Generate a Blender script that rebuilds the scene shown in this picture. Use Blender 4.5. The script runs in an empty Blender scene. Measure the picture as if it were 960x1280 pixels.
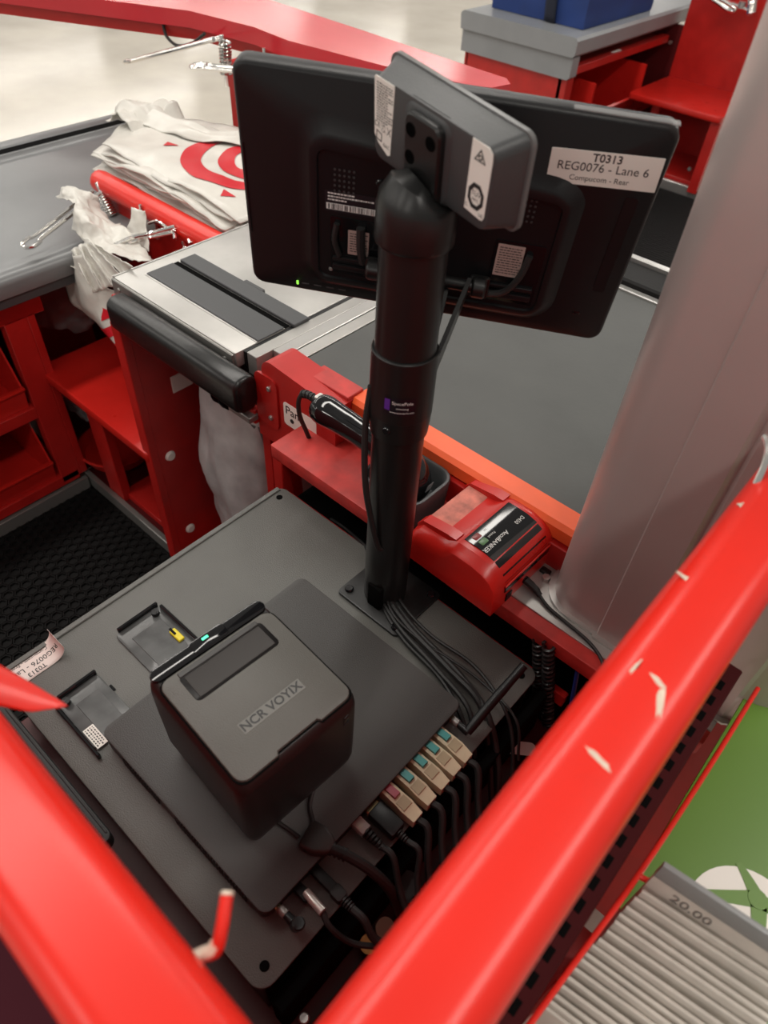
import bpy, bmesh, math, random
from mathutils import Matrix, Vector, noise
random.seed(7)
scene = bpy.context.scene
col = scene.collection
PI = math.pi
# ------------------------------------------------------------------ camera, world, lamps, exposure
# metres; z = 0 is the top of the cash drawer plate, the shop floor is at z = -0.70
CAM_H = 0.76
cam_d = bpy.data.cameras.new('camera'); cam = bpy.data.objects.new('camera', cam_d); col.objects.link(cam)
scene.camera = cam
F_PX = 890.0
cam_d.sensor_fit = 'HORIZONTAL'; cam_d.sensor_width = 36; cam_d.lens = F_PX/960*36
cam_d.clip_start = .02; cam_d.clip_end = 60
RC = Matrix.Rotation(math.radians(38.92381083), 3, 'Z') @ Matrix.Rotation(math.radians(43.72223336), 3, 'X') @ Matrix.Rotation(math.radians(4.1520916), 3, 'Z')
cam.matrix_world = Matrix.Translation((0, 0, CAM_H)) @ RC.to_4x4()
cam_d.dof.use_dof = True; cam_d.dof.focus_distance = .95; cam_d.dof.aperture_fstop = 8.5
scene.view_settings.view_transform = 'Standard'; scene.view_settings.look = 'None'
scene.view_settings.gamma = 1; scene.view_settings.use_curve_mapping = False
scene.view_settings.exposure = 0.0
w = bpy.data.worlds.new('store_light'); scene.world = w; w.use_nodes = True
bg = w.node_tree.nodes['Background']; bg.inputs[0].default_value = (1.0, .95, .88, 1); bg.inputs[1].default_value = .31
def lamp(name, x, y, z, sx, sy, power, c=(1, .95, .88)):
    l = bpy.data.lights.new(name, 'AREA'); l.shape = 'RECTANGLE'; l.size = sx; l.size_y = sy; l.energy = power; l.color = c
    o = bpy.data.objects.new(name, l); col.objects.link(o); o.location = (x, y, z); return o
for y in (-6.0, 1.0, 8.0, 15.0):
    for x in (-18, -14.5, -11, -7.5, -4.6, -1.7, 1.2):
        lamp('ceiling_strip_light', x, y, 3.0, .30, 4.6, 78)
def at(px, py, ax, val):
    """point of the photograph on the plane axis = val"""
    d = RC @ Vector(((px-480)/F_PX, -(py-640)/F_PX, -1)); t = (val-(0, 0, CAM_H)[ax])/d[ax]
    return Vector((0, 0, CAM_H)) + d*t
# ------------------------------------------------------------------ materials
MATS = {}
def mat(name, c, rough=.5, metal=0, bump=0, bscale=200, var=0, vscale=8, coat=0, alpha=1, trans=0, emit=None, estr=1, spec=.5):
    m = bpy.data.materials.new(name); m.use_nodes = True; nt = m.node_tree; b = nt.nodes['Principled BSDF']
    b.inputs['Base Color'].default_value = (*c, 1); b.inputs['Roughness'].default_value = rough; b.inputs['Metallic'].default_value = metal
    b.inputs['Coat Weight'].default_value = coat; b.inputs['Alpha'].default_value = alpha; b.inputs['Transmission Weight'].default_value = trans
    b.inputs['Specular IOR Level'].default_value = spec
    if emit: b.inputs['Emission Color'].default_value = (*emit, 1); b.inputs['Emission Strength'].default_value = estr
    tc = nt.nodes.new('ShaderNodeTexCoord')
    if var:
        n = nt.nodes.new('ShaderNodeTexNoise'); n.inputs['Scale'].default_value = vscale; n.inputs['Detail'].default_value = 6
        r = nt.nodes.new('ShaderNodeMapRange'); r.inputs[1].default_value = .3; r.inputs[2].default_value = .7
        r.inputs[3].default_value = 1-var; r.inputs[4].default_value = 1+var
        mx = nt.nodes.new('ShaderNodeVectorMath'); mx.operation = 'SCALE'; mx.inputs[0].default_value = c
        nt.links.new(tc.outputs['Object'], n.inputs['Vector']); nt.links.new(n.outputs[0], r.inputs[0])
        nt.links.new(r.outputs[0], mx.inputs['Scale']); nt.links.new(mx.outputs[0], b.inputs['Base Color'])
        r2 = nt.nodes.new('ShaderNodeMapRange'); r2.inputs[3].default_value = max(.03, rough*(1-var)); r2.inputs[4].default_value = min(1, rough*(1+var))
        nt.links.new(n.outputs[0], r2.inputs[0]); nt.links.new(r2.outputs[0], b.inputs['Roughness'])
    if bump:
        n = nt.nodes.new('ShaderNodeTexNoise'); n.inputs['Scale'].default_value = bscale; n.inputs['Detail'].default_value = 3
        bp = nt.nodes.new('ShaderNodeBump'); bp.inputs['Strength'].default_value = bump; bp.inputs['Distance'].default_value = .001
        nt.links.new(tc.outputs['Object'], n.inputs['Vector']); nt.links.new(n.outputs[0], bp.inputs['Height']); nt.links.new(bp.outputs[0], b.inputs['Normal'])
    MATS[name] = m; return m
red = mat('red_paint', (.44, .014, .011), .36, var=.12, vscale=14, bump=.08, bscale=300)
red_in_shade = mat('red_paint_in_shade', (.085, .006, .007), .4, var=.1)  # the red paint again, darkened so its colour holds the shade of cavities
red_dusty = mat('dusty_red_paint', (.50, .034, .028), .5, var=.25, vscale=30, bump=.15, bscale=400)
red_gloss = mat('glossy_red_enamel', (.68, .020, .011), .29, var=.06, vscale=9, spec=.42)
red_plastic = mat('red_plastic', (.54, .016, .011), .28, var=.06, vscale=20)
red_ledge = mat('red_laminate', (.55, .03, .04), .16, var=.06, vscale=5)
orange = mat('orange_plastic', (.86, .115, .03), .35, var=.08, vscale=20)
black = mat('black_plastic', (.007, .007, .008), .38, spec=.35, bump=.1, bscale=900)
black_metal = mat('satin_black_metal', (.008, .008, .008), .33, bump=.05, bscale=900)
black_gloss = mat('glossy_black', (.006, .006, .007), .07)
void = mat('void_black', (.003, .003, .003), .9, spec=.05)
black_rub = mat('black_rubber', (.012, .012, .012), .55, bump=.2, bscale=300)
black_pad = mat('black_vinyl', (.009, .009, .009), .3, bump=.25, bscale=160)
plate_m = mat('textured_black_steel', (.098, .098, .090), .42, bump=.5, bscale=700, var=.1, vscale=12)
box_m = mat('textured_black_housing', (.046, .045, .043), .44, bump=.4, bscale=800, var=.08, vscale=12)
lid_m = mat('printer_lid_plastic', (.088, .085, .076), .40, bump=.35, bscale=900, var=.06, vscale=15)
dgrey = mat('dark_grey_plastic', (.05, .052, .054), .42, bump=.15, bscale=600)
belt_m = mat('grey_belt_rubber', (.066, .068, .065), .55, bump=.15, bscale=120, var=.14, vscale=9)
tray_m = mat('grey_tray_plastic', (.17, .175, .178), .30, bump=.1, bscale=300, var=.06)
tray2_m = mat('grey_counter_plastic', (.23, .24, .25), .30, bump=.1, bscale=300, var=.06)
steel = mat('scuffed_steel', (.44, .43, .41), .38, .6, bump=.12, bscale=60, var=.16, vscale=7)
steel_dk = mat('grey_steel_band', (.30, .295, .28), .35, .6, bump=.1, bscale=200)
alu = mat('aluminium_trim', (.55, .54, .52), .32, .8, var=.06)
chrome = mat('chrome_wire', (.80, .78, .75), .14, 1)
column_m = mat('anodised_column', (.52, .44, .42), .42, .5, bump=.06, bscale=400, var=.05, vscale=6)
slot_m = mat('slate_grey_plate', (.055, .057, .060), .5, bump=.1, bscale=400)
white = mat('white_label_paper', (.86, .83, .77), .5)
ink = mat('black_ink', (.02, .02, .02), .6)
white_ink = mat('white_ink', (.7, .7, .68), .6)
bag_m = mat('white_bag_film', (.62, .60, .55), .33, bump=.5, bscale=45, var=.05, vscale=25)
bag_red = mat('red_bag_print', (.55, .012, .022), .35)
clear_m = mat('clear_bag_film', (.55, .55, .55), .15, alpha=.16, bump=.9, bscale=40)
liner_m = mat('translucent_bin_liner', (.42, .40, .40), .3, bump=.9, bscale=45, var=.2, vscale=20, alpha=.9)
liner_dk = mat('grey_bin_liner', (.09, .09, .095), .35, bump=.9, bscale=40, var=.2)
cream = mat('cream_plug', (.62, .54, .37), .5, var=.06, vscale=60)
cream_dk = mat('cream_plug_cap', (.40, .33, .21), .5)
teal = mat('teal_plug', (.04, .25, .24), .45)
maroon = mat('maroon_plug', (.32, .03, .06), .45)
brass = mat('brass', (.55, .38, .13), .35, .9, bump=.5, bscale=900)
gold = mat('gold_contact', (.75, .6, .35), .25, 1)
silverp = mat('silver_sticker', (.7, .68, .64), .3, .5)
clearp = mat('clear_rj45', (.75, .75, .72), .12, alpha=.5)
green = mat('green_card', (.105, .225, .018), .4, var=.05)
card_m = mat('card_edge', (.56, .52, .46), .55, var=.08, vscale=60)
strip_grey = mat('grey_price_strip', (.24, .25, .25), .35)
blue = mat('blue_cloth', (.010, .035, .16), .75, bump=.6, bscale=250, var=.15)
strap_m = mat('dark_strap', (.012, .015, .03), .8)
blue_cab = mat('blue_cable', (.02, .05, .3), .4)
purple = mat('purple_ink', (.09, .02, .25), .5)
yellow = mat('yellow_plastic', (.75, .62, .02), .4)
smoke = mat('bracket_plastic', (.075, .078, .078), .25, var=.25, vscale=40)
led_g = mat('green_led', (.02, .3, .12), .4, emit=(.1, 1, .55), estr=1.4)
led_l = mat('lime_led', (.1, .3, .02), .4, emit=(.35, 1, .1), estr=1.2)
win_r = mat('red_indicator', (.22, .02, .02), .3)
win_g = mat('green_indicator', (.10, .20, .09), .3)
worn = mat('bare_worn_metal', (.60, .50, .40), .5, .2, var=.25, vscale=90)
pink_paper = mat('pinkish_label_paper', (.78, .68, .64), .5)
mat_rub = mat('mat_rubber', (.007, .0065, .0065), .6, spec=.2, bump=.3, bscale=200)
logo_m = mat('debossed_logo', (.012, .012, .012), .5)
logo_bg = mat('logo_plaque', (.115, .112, .10), .42)
# polished floor
fl = mat('polished_floor', (.50, .455, .385), .14, var=.12, vscale=2.2, bump=.03, bscale=4)
# ribbed mat
# ------------------------------------------------------------------ mesh builder
def wm(o):
    M = o.matrix_basis.copy()
    while o.parent: o = o.parent; M = o.matrix_basis @ M
    return M
def circ(n, r, ph=0): return [(r*math.cos(2*PI*i/n+ph), r*math.sin(2*PI*i/n+ph)) for i in range(n)]
def rrect(x0, x1, y0, y1, r, n=4):
    r = min(r, (x1-x0)/2*.999, (y1-y0)/2*.999); p = []
    for cx, cy, a in ((x1-r, y1-r, 0), (x0+r, y1-r, PI/2), (x0+r, y0+r, PI), (x1-r, y0+r, 1.5*PI)):
        if r < 1e-6 or n == 0: p.append((cx + (r if a in (0, 1.5*PI) else -r), cy + (r if a in (0, PI/2) else -r))); continue
        for i in range(n+1): t = a+PI/2*i/n; p.append((cx+r*math.cos(t), cy+r*math.sin(t)))
    return p
def spline(pts, n=6):
    P = [Vector(p) for p in pts]; Q = [P[0]*2-P[1]]+P+[P[-1]*2-P[-2]]; out = []
    for i in range(1, len(Q)-2):
        a, b, c, d = Q[i-1:i+3]
        for k in range(n):
            t = k/n; out.append(.5*((2*b)+(c-a)*t+(2*a-5*b+4*c-d)*t*t+(3*b-a-3*c+d)*t**3))
    out.append(P[-1]); return out
class MB:
    def __init__(s, M=None): s.v = []; s.f = []; s.M = M
    def add(s, vs, fs):
        o = len(s.v); s.v += [Vector(p) for p in vs]; s.f += [[i+o for i in f] for f in fs]; return s
    def loft(s, loops, cap0=True, cap1=True, closed=True):
        n = len(loops[0]); vs = [p for l in loops for p in l]; fs = []
        for k in range(len(loops)-1):
            for i in range(n if closed else n-1):
                j = (i+1) % n; fs.append((k*n+i, k*n+j, (k+1)*n+j, (k+1)*n+i))
        if cap0: fs.append(tuple(range(n-1, -1, -1)))
        if cap1: fs.append(tuple((len(loops)-1)*n+i for i in range(n)))
        return s.add(vs, fs)
    def rbox(s, x0, x1, y0, y1, z0, z1, r=.004, e=.001, n=3, es=2, eb=None):
        eb = e if eb is None else eb; L = []
        def lp(i, z): return [(p[0], p[1], z) for p in rrect(x0+i, x1-i, y0+i, y1-i, max(r-i, .0002), n)]
        for k in range(es+1): a = PI/2*k/es; L.append(lp(eb*(1-math.sin(a)), z0+eb*(1-math.cos(a))))
        for k in range(es+1): a = PI/2*k/es; L.append(lp(e*(1-math.cos(a)), z1-e*(1-math.sin(a))))
        return s.loft(L)
    def box(s, x0, x1, y0, y1, z0, z1, b=.0015): return s.rbox(x0, x1, y0, y1, z0, z1, b, b, 1, 1)
    def prism(s, poly, a, b, ax=2):
        """polygon extruded along axis ax from a to b; poly in the two other axes (in order)"""
        def P(p, h):
            q = [p[0], p[1]]; q.insert(ax, h); return q
        n = len(poly); vs = [P(p, a) for p in poly]+[P(p, b) for p in poly]
        fs = [(i, (i+1) % n, n+(i+1) % n, n+i) for i in range(n)]+[tuple(range(n-1, -1, -1)), tuple(range(n, 2*n))]
        return s.add(vs, fs)
    def tube(s, pts, r, n=8, caps=True, closed=False):
        P = [Vector(p) for p in pts]; R = r if isinstance(r, (list, tuple)) else [r]*len(P)
        L = []; up = None
        for i, p in enumerate(P):
            if closed: t = P[(i+1) % len(P)]-P[i-1]
            else: t = P[min(i+1, len(P)-1)]-P[max(i-1, 0)]
            t.normalize()
            if up is None: up = Vector((0, 0, 1)) if abs(t.z) < .9 else Vector((1, 0, 0))
            s1 = t.cross(up).normalized(); up = s1.cross(t).normalized()
            L.append([p+s1*(R[i]*math.cos(2*PI*k/n))+up*(R[i]*math.sin(2*PI*k/n)) for k in range(n)])
        if closed: L.append(L[0])
        return s.loft(L, caps and not closed, caps and not closed)
    def cyl(s, p0, p1, r0, r1=None, n=20, e=0):
        r1 = r0 if r1 is None else r1; p0 = Vector(p0); p1 = Vector(p1); d = (p1-p0).normalized()
        if e: return s.tube([p0, p0+d*.0001, p0+d*e, p1-d*e, p1-d*.0001, p1], [r0-e, r0-e*.7, r0, r1, r1-e*.7, r1-e], n)
        return s.tube([p0, p1], [r0, r1], n)
    def grid(s, fn, nu, nv):
        vs = [fn(i/nu, j/nv) for j in range(nv+1) for i in range(nu+1)]
        fs = [(j*(nu+1)+i, j*(nu+1)+i+1, (j+1)*(nu+1)+i+1, (j+1)*(nu+1)+i) for j in range(nv) for i in range(nu)]
        return s.add(vs, fs)
    def build(s, name, m, parent=None, local=False, ang=35, solid=0, sub=0, base=None, origin=None):
        V = s.v
        if s.M is not None: V = [s.M @ p for p in V]
        me = bpy.data.meshes.new(name); o = bpy.data.objects.new(name, me); col.objects.link(o)
        if parent is not None:
            o.parent = parent
            if not local: I = wm(parent).inverted(); V = [I @ p for p in V]
        else:
            xs = [p.x for p in V]; ys = [p.y for p in V]; zs = [p.z for p in V]
            c = Vector(((min(xs)+max(xs))/2, (min(ys)+max(ys))/2, min(zs))); o.location = c; V = [p-c for p in V]
        me.from_pydata([tuple(p) for p in V], [], s.f); me.update()
        bm = bmesh.new(); bm.from_mesh(me); bmesh.ops.recalc_face_normals(bm, faces=bm.faces); bm.to_mesh(me); bm.free()
        me.materials.append(m); me.shade_smooth(); me.set_sharp_from_angle(angle=math.radians(ang))
        if solid: md = o.modifiers.new('thickness', 'SOLIDIFY'); md.thickness = solid; md.offset = 0
        if sub: md = o.modifiers.new('subdivision', 'SUBSURF'); md.levels = sub; md.render_levels = sub
        return o
def tag(o, label=None, cat=None, group=None, kind=None):
    if label: o['label'] = label
    if cat: o['category'] = cat
    if group: o['group'] = group
    if kind: o['kind'] = kind
    return o
def thing(name, label, cat, loc=(0, 0, 0), M=None, group=None):
    o = bpy.data.objects.new(name, None); col.objects.link(o); o.empty_display_size = .05
    o.matrix_basis = M if M is not None else Matrix.Translation(loc)
    return tag(o, label, cat, group)
def copy_tree(o, parent=None, M=None):
    c = o.copy(); col.objects.link(c); c.parent = parent
    if M is not None: c.matrix_basis = M
    for ch in list(o.children): copy_tree(ch, c)
    return c
def text(s, size, M, m, parent, local=False, name='lettering', align='CENTER', ext=.0002, bend=None, bold=0):
    cu = bpy.data.curves.new('t', 'FONT'); cu.body = s; cu.size = size; cu.extrude = ext; cu.align_x = align; cu.align_y = 'CENTER'; cu.resolution_u = 3; cu.offset = bold
    to = bpy.data.objects.new('t', cu); col.objects.link(to)
    bpy.context.view_layer.update()
    me = bpy.data.meshes.new_from_object(to.evaluated_get(bpy.context.evaluated_depsgraph_get()))
    col.objects.unlink(to); bpy.data.objects.remove(to); bpy.data.curves.remove(cu)
    me.transform(M)
    if bend:
        for v in me.vertices: v.co = bend(v.co.copy())
    if parent and not local: me.transform(wm(parent).inverted())
    me.materials.clear(); me.materials.append(m); me.name = name
    o = bpy.data.objects.new(name, me); col.objects.link(o); o.parent = parent
    return o
def frame(o, ex, ey, ez):
    M = Matrix.Identity(4)
    for i, a in enumerate((ex, ey, ez)):
        for k in range(3): M[k][i] = a[k]
    for k in range(3): M[k][3] = o[k]
    return M
def screw(parent, p, d, r=.004, m=black_metal, h=.002, local=False, name='screw'):
    p = Vector(p); d = Vector(d).normalized(); b = MB().tube([p, p+d*h*.6, p+d*h, p+d*h*.99, p+d*h*.5], [r, r, r*.8, r*.45, r*.4], 10)
    return b.build(name, m, parent, local)
def struct(b, name, m, **k): o = b.build(name, m, **k); o['kind'] = 'structure'; return o
def nz(x, y, z, s): return noise.noise(Vector((x*s, y*s, z*s)))
# ------------------------------------------------------------------ setting
struct(MB().box(-12, 5, -5, 14, -.72, -.70), 'floor', fl)
# cashier mat with hexagonal cells
t = thing('floor_mat', 'black rubber mat with honeycomb cells on the floor beside the red cabinet', 'mat', (-1.1, .2, -.70))
MB().box(-1.56, -.64, -.35, .575, -.70, -.688).build('mat_base', mat_rub, t)
b = MB(); p = .0275; ri, ro, h0, h1 = .0118, .0150, -.688, -.681
iy = 0; y = -.33
while y < .56:
    x = -1.54 + (p/2 if iy % 2 else 0)
    while x < -.66:
        c = circ(6, 1, PI/6)
        lo = [[(x+ro*q[0], y+ro*q[1], h0) for q in c], [(x+ro*q[0]*.97, y+ro*q[1]*.97, h1) for q in c], [(x+ri*q[0], y+ri*q[1], h1) for q in c], [(x+ri*q[0]*.95, y+ri*q[1]*.95, h0+.001) for q in c]]
        b.loft(lo, False, False); x += p
    y += p*.866; iy += 1
tag(b.build('honeycomb_cells', mat_rub, t), kind='stuff')
# ------------------------------------------------------------------ guard rails (foreground) and the walls that carry them
def rail(y0, y1, x0, x1, z0, z1, along_y, parent, m):
    pr = rrect(x0, x1, z0, z1, .017, 6)
    b = MB()
    L = []
    for k in range(13):
        s_ = y0+(y1-y0)*k/12; L.append([((q[0], s_, q[1]) if along_y else (s_, q[0], q[1])) for q in pr])
    return b.loft(L).build('top_rail', m, parent, ang=50)
gw = thing('guard_wall', 'red enamelled wall with scratched rounded top rail on the right of the register', 'railing', (-.012, .25, -.70))
rail(-.06, .545, -.0405, .0145, .372, .422, True, gw, red_gloss)
MB().box(-.022, -.004, -.02, .53, -.70, .376).build('wall_panel', red, gw)
def chip(parent, pts, z, top=.0006):
    b = MB(); n = len(pts); b.add([(q[0], q[1], z) for q in pts]+[(q[0], q[1], z+top) for q in pts], [tuple(range(n, 2*n))]+[(i, (i+1) % n, n+(i+1) % n, n+i) for i in range(n)])
    b.build('paint_chip', worn, parent)['label'] = 'bare metal where the red enamel is chipped'
def blob(c, a, bx, ang, n=14, rough=.3):
    out = []
    for i in range(n):
        t_ = 2*PI*i/n; k = 1+rough*(random.random()-.5)*2; x, y = a*math.cos(t_)*k, bx*math.sin(t_)*k
        out.append((c[0]+x*math.cos(ang)-y*math.sin(ang), c[1]+x*math.sin(ang)+y*math.cos(ang)))
    return out
chip(gw, blob((-.0125, .200), .0085, .002, -.15), .4216)
chip(gw, blob((-.0038, .252), .010, .0022, 1.9), .4216)
chip(gw, blob((-.011, .262), .006, .0018, -.4), .4216)
chip(gw, blob((-.024, .262), .006, .0012, 1.5), .4214)
chip(gw, blob((-.0285, .343), .010, .0017, -.1), .4196)
chip(gw, blob((-.030, .433), .0055, .0035, .3), .4190)
MB().tube(spline([(-.033, .462, .412), (-.036, .475, .428), (-.041, .484, .436), (-.047, .492, .437)], 5), .0026, 8).build('peg', chrome, gw)['label'] = 'short bare metal peg standing off the rail'
gw2 = thing('guard_wall', 'red enamelled wall with glossy rounded top rail at the near left, with a painted hook', 'railing', (-.3, -.014, -.70))
rail(-.95, .03, -.0395, .0125, .372, .422, False, gw2, red_gloss)
MB().box(-.95, -.03, -.024, -.006, -.70, .376).build('wall_panel', red, gw2)
hk = MB().tube(spline([(-.097, .004, .398), (-.096, .014, .396), (-.0925, .0195, .399), (-.0955, .026, .404), (-.104, .0365, .407)], 6), .0030, 10).build('hook', red_gloss, gw2); hk['label'] = 'red painted wire hook with worn bare metal bends'
MB().tube(spline([(-.098, .010, .3965), (-.096, .0150, .3961), (-.0932, .0188, .3985), (-.0935, .0215, .401)], 5), .0033, 10).build('hook_elbow', worn, hk)
MB().cyl((-.1032, .0357, .4069), (-.1048, .0375, .4073), .0033, .0031, 12, .0008).build('hook_tip', worn, hk)
MB().box(-.95, .02, -.42, -.025, .02, .06).build('lower_shelf', mat('maroon_shelf', (.05, .003, .010), .7, spec=.2), gw2)
# curling red tape on the left rail
b = MB()
LO = [(-.40, -.006, .402), (-.33, .003, .392), (-.283, .0135, .382), (-.267, .025, .379), (-.2575, .039, .378)]
UP = [(-.40, .006, .385), (-.345, .019, .380), (-.308, .0285, .379), (-.28, .036, .378), (-.2565, .0415, .3775)]
def fl_(u, v):
    k = min(int(u*4), 3); t_ = u*4-k
    a, c = Vector(LO[k]).lerp(Vector(LO[k+1]), t_), Vector(UP[k]).lerp(Vector(UP[k+1]), t_)
    p = a.lerp(c, v); p.z += .006*math.sin(PI*v)*(1-u); return p
b.grid(fl_, 18, 12)
tag(b.build('red_tape', red_gloss, None, solid=.0006), 'peeling red tape curling off the near left rail', 'tape')
# merchandise side of the right wall: slotted bar, wire rack, sign and cards
sb = MB().box(.0145, .036, .05, .50, .185, .20).build('slotted_bar', mat('slotted_dark', (.045, .004, .005), .8, spec=.15), gw)
for k in range(20): MB().box(.021, .029, .075+k*.0205, .086+k*.0205, .1995, .2006, .0004).build('slot', void, sb)
wr = thing('wire_rack', 'red wire card rack on the customer side of the right rail', 'rack', (.05, .25, .02))
def wire(pts, r=.0022, m=red_gloss, parent=wr, name='wire', n=8, sm=4): return MB().tube(spline(pts, sm), r, n).build(name, m, parent)
wire([(.036, .09, .195), (.0415, .18, .205), (.048, .27, .2), (.052, .38, .195), (.054, .50, .19)], .0022)
wire([(.049, .272, .2), (.075, .277, .201), (.10, .281, .202), (.16, .292, .203), (.22, .302, .204)], .0024)
for y in (.13, .20): wire([(.043, y, .02), (.09, y, .02), (.2, y, .02)], .002)
wire([(.0395, .12, .02), (.0395, .12, .12), (.0395, .12, .20)], .002)
MB().box(.036, .22, .10, .285, .012, .018).build('rack_floor', red, wr)
sg = thing('sign_board', 'green board with a white crossed ball emblem behind the grey cards', 'sign', (.15, .40, .08))
MB().rbox(.056, .36, .285, .95, .095, .10, .004, .001).build('board', green, sg)
# emblem: white disc crossed by four curved green arms
EC, ER = (.1475, .345), .0515
em = MB().prism([(EC[0]+ER*math.cos(2*PI*k/40), EC[1]+ER*math.sin(2*PI*k/40)) for k in range(40)], .0998, .1005).build('emblem_disc', white, sg)
XC = Vector((.1432, .3740, 0))
def arm(end, ctl, w0, w1):
    b = MB(); E_, K_ = Vector((*end, 0)), Vector((*ctl, 0)); L = []
    for k in range(13):
        t_ = k/12; p = XC*(1-t_)**2+K_*(2*t_*(1-t_))+E_*t_*t_; d = ((K_-XC)*(1-t_)+(E_-K_)*t_).normalized(); n_ = Vector((-d.y, d.x, 0)); w_ = w0+(w1-w0)*t_
        L.append([p+n_*w_+Vector((0, 0, z)) for z in (.1003, .1010)]+[p-n_*w_+Vector((0, 0, z)) for z in (.1010, .1003)])
    b.loft(L).build('emblem_arm', green, em)
arm((.0965, .3390), (.118, .3540), .0072, .0026); arm((.1185, .3915), (.1325, .3835), .0068, .0026)
arm((.1860, .3800), (.165, .3760), .0072, .0030); arm((.1580, .2930), (.160, .3450), .0072, .0032)
MB().prism([(XC.x+.0085*math.cos(k*PI/8), XC.y+.0085*math.sin(k*PI/8)) for k in range(16)], .1003, .1014).build('emblem_hub', green, em)
cards = []
ORD = ('first', 'second', 'third', 'fourth', 'fifth', 'sixth', 'seventh', 'eighth', 'ninth', 'tenth', 'eleventh', 'twelfth', 'thirteenth', 'fourteenth', 'fifteenth', 'sixteenth')
for k in range(17):
    y = .258-.0056*k-.0012*random.random(); zt = .238-.0047*k+.004*random.random() - (.030 if k > 0 else 0)
    x0 = .0545-.00075*k+.0012*(random.random()-.5)
    th = .0034
    c = thing('gift_card', ('gift card with grey top strip and printed 20.00, tallest of the stack' if k == 0 else 'plain white gift card, %s in front of the grey topped one' % ORD[k-1]), 'card', (x0+.05, y, .02), group=None if k == 0 else 'gift cards in the wire rack')
    yy0, yy1 = y, y+th
    lean = Matrix.Translation((x0+.05, y, .018)) @ Matrix.Rotation(math.radians(-4-1.0*random.random()), 4, 'X') @ Matrix.Rotation(math.radians(6.5+random.random()*2), 4, 'Z')
    c.matrix_basis = lean
    h = zt-.018
    MB().rbox(-.05, .06, 0, th, 0, h, .0008, .0012, 2).build('card_body', card_m, c, True)
    if k == 0:
        MB().rbox(-.0502, .0602, -.0006, th+.0006, h-.018, h+.0006, .0008, .001, 2).build('price_strip', strip_grey, c, True)
        F = frame((-.018, -.0004, h-.029), (1, 0, 0), (0, 0, 1), (0, -1, 0))
        text('20.00', .0135, F, mat('grey_ink', (.18, .165, .15), .6), c, True)
    cards.append(c)
# ------------------------------------------------------------------ checkout counter
cc = thing('checkout_counter', 'red metal checkout counter with orange edge and grey conveyor belt', 'counter', (-.4, .85, -.70))
MB().box(-.62, .45, .600, .64, -.70, .035).build('front_panel', red, cc)
MB().box(-.64, -.618, .512, .532, -.34, .03).build('shelf_post', red, cc)
MB().box(-.62, -.10, .512, .522, -.06, -.036).build('lower_rail', red, cc)
MB().box(-.617, -.06, .590, .599, -.69, .026).build('recess_shade_back', void, cc)  # added black sheet standing for the shade under the ledge
MB().box(-.617, -.06, .522, .590, -.075, -.06).build('recess_shade_floor', void, cc)  # black floor sheet, painted shade of the same recess
MB().rbox(-.642, .05, .512, .613, .026, .05, .003, .0015).build('ledge', red_dusty, cc)
MB().box(-.24, .05, .532, .612, .0495, .0525, .0005).build('steel_plate', steel, cc)
MB().box(-.575, .45, .606, .652, .03, .092).build('belt_rail', red, cc)
MB().box(-.578, .45, .612, .654, .09, .120, .006).build('belt_edge', orange, cc)
MB().box(-.713, .9, .653, 1.236, .03, .1, .002).build('conveyor_belt', belt_m, cc)
MB().box(-.713, .9, .66, 1.23, -.62, .028).build('belt_housing', red, cc)
MB().box(-.713, .9, 1.237, 1.252, .03, .104).build('belt_trim', alu, cc)
MB().box(-.713, .9, 1.253, 1.33, -.60, .115, .004).build('far_guard', mat_rub, cc)
MB().box(-.713, .9, 1.331, 1.345, -.60, .122, .002).build('far_trim', alu, cc)
# side housing with rounded shoulder
pl = [(-.57, .022), (-.57, .118)]
for i in range(7):
    a = PI/2*i/6; pl.append((-.708-.022*math.sin(a), .108+.022*math.cos(a)))
pl += [(-.73, .085), (-.748, .075), (-.748, -.03), (-.60, -.03)]
MB().prism(pl, .578, .632, 1).build('side_housing', red, cc)
MB().box(-.655, -.572, .606, .640, .116, .1245, .001).build('housing_bracket', red_dusty, cc)
ap = MB()
ap.prism(rrect(-.745, -.694, .006, .103, .012, 4), .5745, .579, 1); o = ap.build('access_plate', red, cc)
for z in (.083, .026): screw(o, (-.711, .5745, z), (0, -1, 0), .0045, alu, .003)
ls = MB().prism(rrect(-.683, -.61, .030, .074, .006, 3), .5775, .5785, 1).build('maker_label', white, cc); ls['label'] = 'small cream maker label'
text('Pan', .022, frame((-.663, .5773, .060), (1, 0, 0), (0, 0, 1), (0, -1, 0)), ink, ls)
MB().cyl((-.664, .5773, .044), (-.664, .5765, .044), .004, n=12).build('round_mark', ink, ls)
# steel transition strips between scanner and belt
for x0, x1, m, z in ((-.800, -.793, black, .0985), (-.791, -.768, steel, .1), (-.766, -.741, alu, .101), (-.739, -.715, steel, .1)):
    MB().box(x0, x1, .634 if x1 > -.745 else .60, 1.236, .06, z, .0008).build('transition_strip', m, cc)
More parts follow.
